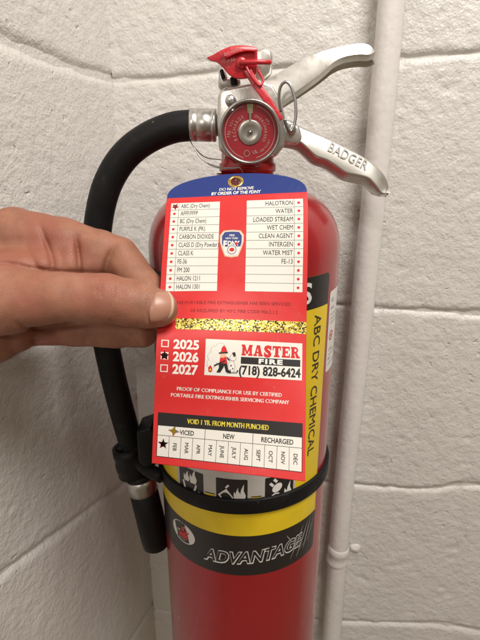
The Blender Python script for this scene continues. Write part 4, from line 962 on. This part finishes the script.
middle = chain([(-60, 318, 292, 22), (30, 322, 283, 13.5), (75, 328, 279, 10.7), (118, 331, 276, 9.6), (143, 333.5, 272, 8.0)])
palm = chain([(-110, 320, 285, 31), (-60, 334, 277, 25), (-8, 333, 273, 17.5), (16, 331, 274, 12.0)])
back = chain([(-110, 285, 292, 32), (-20, 262, 292, 22)])
wrist = chain([(-110, 300, 282, 31), (-190, 312, 278, 29), (-330, 330, 270, 32)])
web = chain([(-20, 285, 272, 20), (45, 272, 276, 14.5), (78, 268, 279, 12.0), (100, 264, 281, 10.5)])
d = smin(palm, back, 14); d = smin(d, wrist, 12); d = smin(d, smin(index, web, 6), 7)
d = smin(d, middle, 2.0); d = smin(d, thumb, 1.8)
# skin folds: grooves cut into the side that faces the lens
PXg = Xg / Zg * FPX + 240; PYg = Yg / Zg * FPX + 320
def groove(pts, depth, width, zlo=0, zhi=999, fade='both'):
    global d
    P = spline(pts, 5); x0, x1, y0, y1 = P[:, 0].min() - 22, P[:, 0].max() + 22, P[:, 1].min() - 22, P[:, 1].max() + 22
    m = (PXg > x0) & (PXg < x1) & (PYg > y0) & (PYg < y1) & (Zg > zlo) & (Zg < zhi)
    qx, qy = PXg[m], PYg[m]; best = np.full(qx.shape, 1e9, np.float32); par = np.zeros(qx.shape, np.float32); n_ = len(P) - 1
    for k, (a, b) in enumerate(zip(P[:-1], P[1:])):
        e = b - a; t = np.clip(((qx - a[0]) * e[0] + (qy - a[1]) * e[1]) / (e @ e + 1e-9), 0, 1)
        dd = (qx - a[0] - t * e[0]) ** 2 + (qy - a[1] - t * e[1]) ** 2; c_ = dd < best; best[c_] = dd[c_]; par[c_] = ((k + t) / n_)[c_]
    wt = np.clip(par * 2.2, 0, 1) if fade == 'start' else np.clip(np.minimum(par, 1 - par) * 4, 0, 1)
    d[m] += depth * wt * np.exp(-best / (width * width))
def fold(pts, depth, width, zlo, zhi):       # a flexion crease: broad dip with a sharp bottom
    groove(pts, depth * 0.55, width * 3.6, zlo, zhi, 'start'); groove(pts, depth * 0.95, width * 1.2, zlo, zhi, 'start')
fold([(38, 219), (42, 231), (48, 246), (52, 260), (53, 274)], 1.9, 2.2, 258, 300)
fold([(26, 244), (30, 256), (36, 266), (42, 272)], 1.1, 2.4, 252, 300)
fold([(75, 230), (77, 243), (79, 258), (80, 276)], 2.6, 2.2, 258, 300)
fold([(118, 239), (112, 251), (107, 262), (104, 276)], 2.0, 2.4, 258, 300)
groove([(60, 248), (62, 260), (62, 272)], 0.6, 3.5, 258, 300)
groove([(-20, 262), (10, 264), (30, 268), (54, 271.5), (82, 272.5), (112, 273.5)], 1.6, 2.4, 246, 300)
for q in ([(102, 284), (101, 292), (103, 300)], [(117, 284), (118, 293), (116, 300)], [(121, 288), (121.5, 296)], [(97, 287), (97, 296)]): groove(q, 0.6, 1.3, 215, 245)
groove([(14, 320), (24, 326), (40, 329), (58, 328)], 1.3, 2.4, 220, 285)
groove([(0, 335), (18, 339), (36, 340), (48, 337)], 1.2, 2.4, 220, 285)
groove([(58, 341), (62, 332), (66, 325), (80, 322), (104, 325), (128, 329)], 0.9, 2.2, 240, 290)
groove([(128, 330), (136, 338), (143, 346)], 1.1, 2.0, 255, 290)
groove([(85, 336), (86, 347)], 0.5, 2.5, 260, 290)
groove([(151, 291), (148.5, 300), (147.5, 309), (149, 319), (153, 323.5), (161, 324), (168, 321)], 1.0, 1.6, 215, 252)
# nail bed on the thumb
nail_c = (161.5, 306)
d = d + (0.22 * vnoise(np.stack([Xg, Yg, Zg], -1) / 5.0, 21)).astype(np.float32) + (0.30 * vnoise(np.stack([Xg, Yg, Zg], -1) / 13.0, 22)).astype(np.float32)
def surface_nets(F, org, res):
    s = F < 0; nx, ny, nz = F.shape
    c = np.zeros((nx - 1, ny - 1, nz - 1), np.int8)
    for i in (0, 1):
        for j in (0, 1):
            for k in (0, 1): c += s[i:nx - 1 + i, j:ny - 1 + j, k:nz - 1 + k]
    act = (c > 0) & (c < 8); idx = np.full(act.shape, -1, np.int64); I = np.argwhere(act); idx[act] = np.arange(len(I))
    acc = np.zeros((len(I), 3)); cnt = np.zeros(len(I))
    cn = [(i, j, k) for i in (0, 1) for j in (0, 1) for k in (0, 1)]
    for a in cn:
        for ax_ in range(3):
            if a[ax_]: continue
            b = list(a); b[ax_] = 1
            fa = F[I[:, 0] + a[0], I[:, 1] + a[1], I[:, 2] + a[2]]; fb = F[I[:, 0] + b[0], I[:, 1] + b[1], I[:, 2] + b[2]]
            m = (fa < 0) != (fb < 0); t = np.where(m, fa / np.where(m, fa - fb, 1), 0)
            p_ = np.array(a, float)[None].repeat(len(I), 0); p_[:, ax_] += t; acc[m] += p_[m]; cnt[m] += 1
    V = (I + acc / cnt[:, None]) * res + org
    Fc = []
    for ax_ in range(3):
        sl0 = [slice(None)] * 3; sl1 = [slice(None)] * 3; sl0[ax_] = slice(0, -1); sl1[ax_] = slice(1, None)
        ch = s[tuple(sl0)] != s[tuple(sl1)]; E = np.argwhere(ch); u_, v_ = (ax_ + 1) % 3, (ax_ + 2) % 3
        ok = (E[:, u_] > 0) & (E[:, v_] > 0) & (E[:, u_] < F.shape[u_] - 1) & (E[:, v_] < F.shape[v_] - 1); E = E[ok]
        q = []
        for du, dv in ((-1, -1), (0, -1), (0, 0), (-1, 0)):
            e = E.copy(); e[:, u_] += du; e[:, v_] += dv; q.append(idx[e[:, 0], e[:, 1], e[:, 2]])
        q = np.stack(q, 1); flip = ~s[E[:, 0], E[:, 1], E[:, 2]]; q[flip] = q[flip][:, ::-1]; Fc.append(q)
    return V, np.concatenate(Fc)
HV, HF = surface_nets(d, lo, RES)
hand_o = cam2world(np.array([-150.0, 20.0, 280.0]) * 1e-3)
hand = mk('person', cam2world(HV * 1e-3), HF, M['skin'], None, mods=[('SMOOTH', dict(factor=0.5, iterations=4))])
hand['label'] = 'bare hand of a person pinching the tag between thumb and finger'; hand['category'] = 'person'
# thumbnail laid on the thumb's own surface
def hand_depth(x, y):
    D = np.arange(215, 275, 0.25); P = np.stack([(x - 240) / FPX * D, (y - 320) / FPX * D, D], 1); q = (P - lo) / RES
    ok = np.all((q >= 0) & (q < np.array(d.shape) - 1.001), 1); q = q[ok]; Dk = D[ok]; i = q.astype(int); t = q - i; val = 0
    for a in (0, 1):
        for b in (0, 1):
            for c_ in (0, 1): val = val + (t[:, 0] if a else 1 - t[:, 0]) * (t[:, 1] if b else 1 - t[:, 1]) * (t[:, 2] if c_ else 1 - t[:, 2]) * d[i[:, 0] + a, i[:, 1] + b, i[:, 2] + c_]
    k = np.argmax(val < 0); return Dk[k] if val[k] < 0 else None
nu, nv = 17, 17; NV = []
for j in range(nv):
    for i in range(nu):
        s_, t_ = i / (nu - 1), j / (nv - 1)
        # squircle outline: base at the left, rounded free edge at the right
        y = 2 * t_ - 1; xl = 149.5 + 3.2 * abs(y) ** 2.5 - 1.6 * y; xr = 174.3 - 6.5 * abs(y) ** 2.6 - 0.6 * y
        x = xl + (xr - xl) * s_; yy = 306.5 + 15.2 * y * (1 - 0.10 * (s_ - .3) ** 2) - 1.0 * (s_ - .5)
        Dd = hand_depth(x, yy)
        NV.append((x, yy, Dd))
Dm = np.array([np.nan if q[2] is None else q[2] for q in NV]).reshape(nv, nu)
tt_ = np.linspace(-1, 1, nv)[:, None]; ss_ = np.linspace(0, 1, nu)[None]
cA = np.stack([np.ones((nv, nu)), tt_ * np.ones((1, nu)), tt_ ** 2 * np.ones((1, nu)), ss_ * np.ones((nv, 1)), ss_ ** 2 * np.ones((nv, 1))], -1).reshape(-1, 5)
okm = ~np.isnan(Dm.ravel()); co = np.linalg.lstsq(cA[okm], Dm.ravel()[okm], rcond=None)[0]; Df = (cA @ co).reshape(nv, nu)
edge = np.minimum(np.minimum(ss_ * 6, 1), np.minimum((1 - np.abs(tt_)) * 5, 1)); edge = np.minimum(edge, np.minimum((1 - ss_) * 8 + 0.5, 1))
Df = Df - 0.62 * edge + 0.18
NP = np.array([cpt(q[0], q[1], dd) for q, dd in zip(NV, Df.ravel())]) * 1e-3
tipc = [q for q in gridfaces(nv, nu) if q[0] % nu >= nu - 3]
used = sorted({i for q in tipc for i in q}); rm = {i: k for k, i in enumerate(used)}
lift = NP[used].copy(); lift[:, 2] -= 0.00012
nailo = mk('thumbnail', cam2world(NP), gridfaces(nv, nu), M['nail'], hand, mods=[('SOLIDIFY', dict(thickness=0.0006, offset=0))])
mk('nail_free_edge', cam2world(lift), [tuple(rm[i] for i in q) for q in tipc], M['nailtip'], nailo, mods=[('SOLIDIFY', dict(thickness=0.0007, offset=0))])
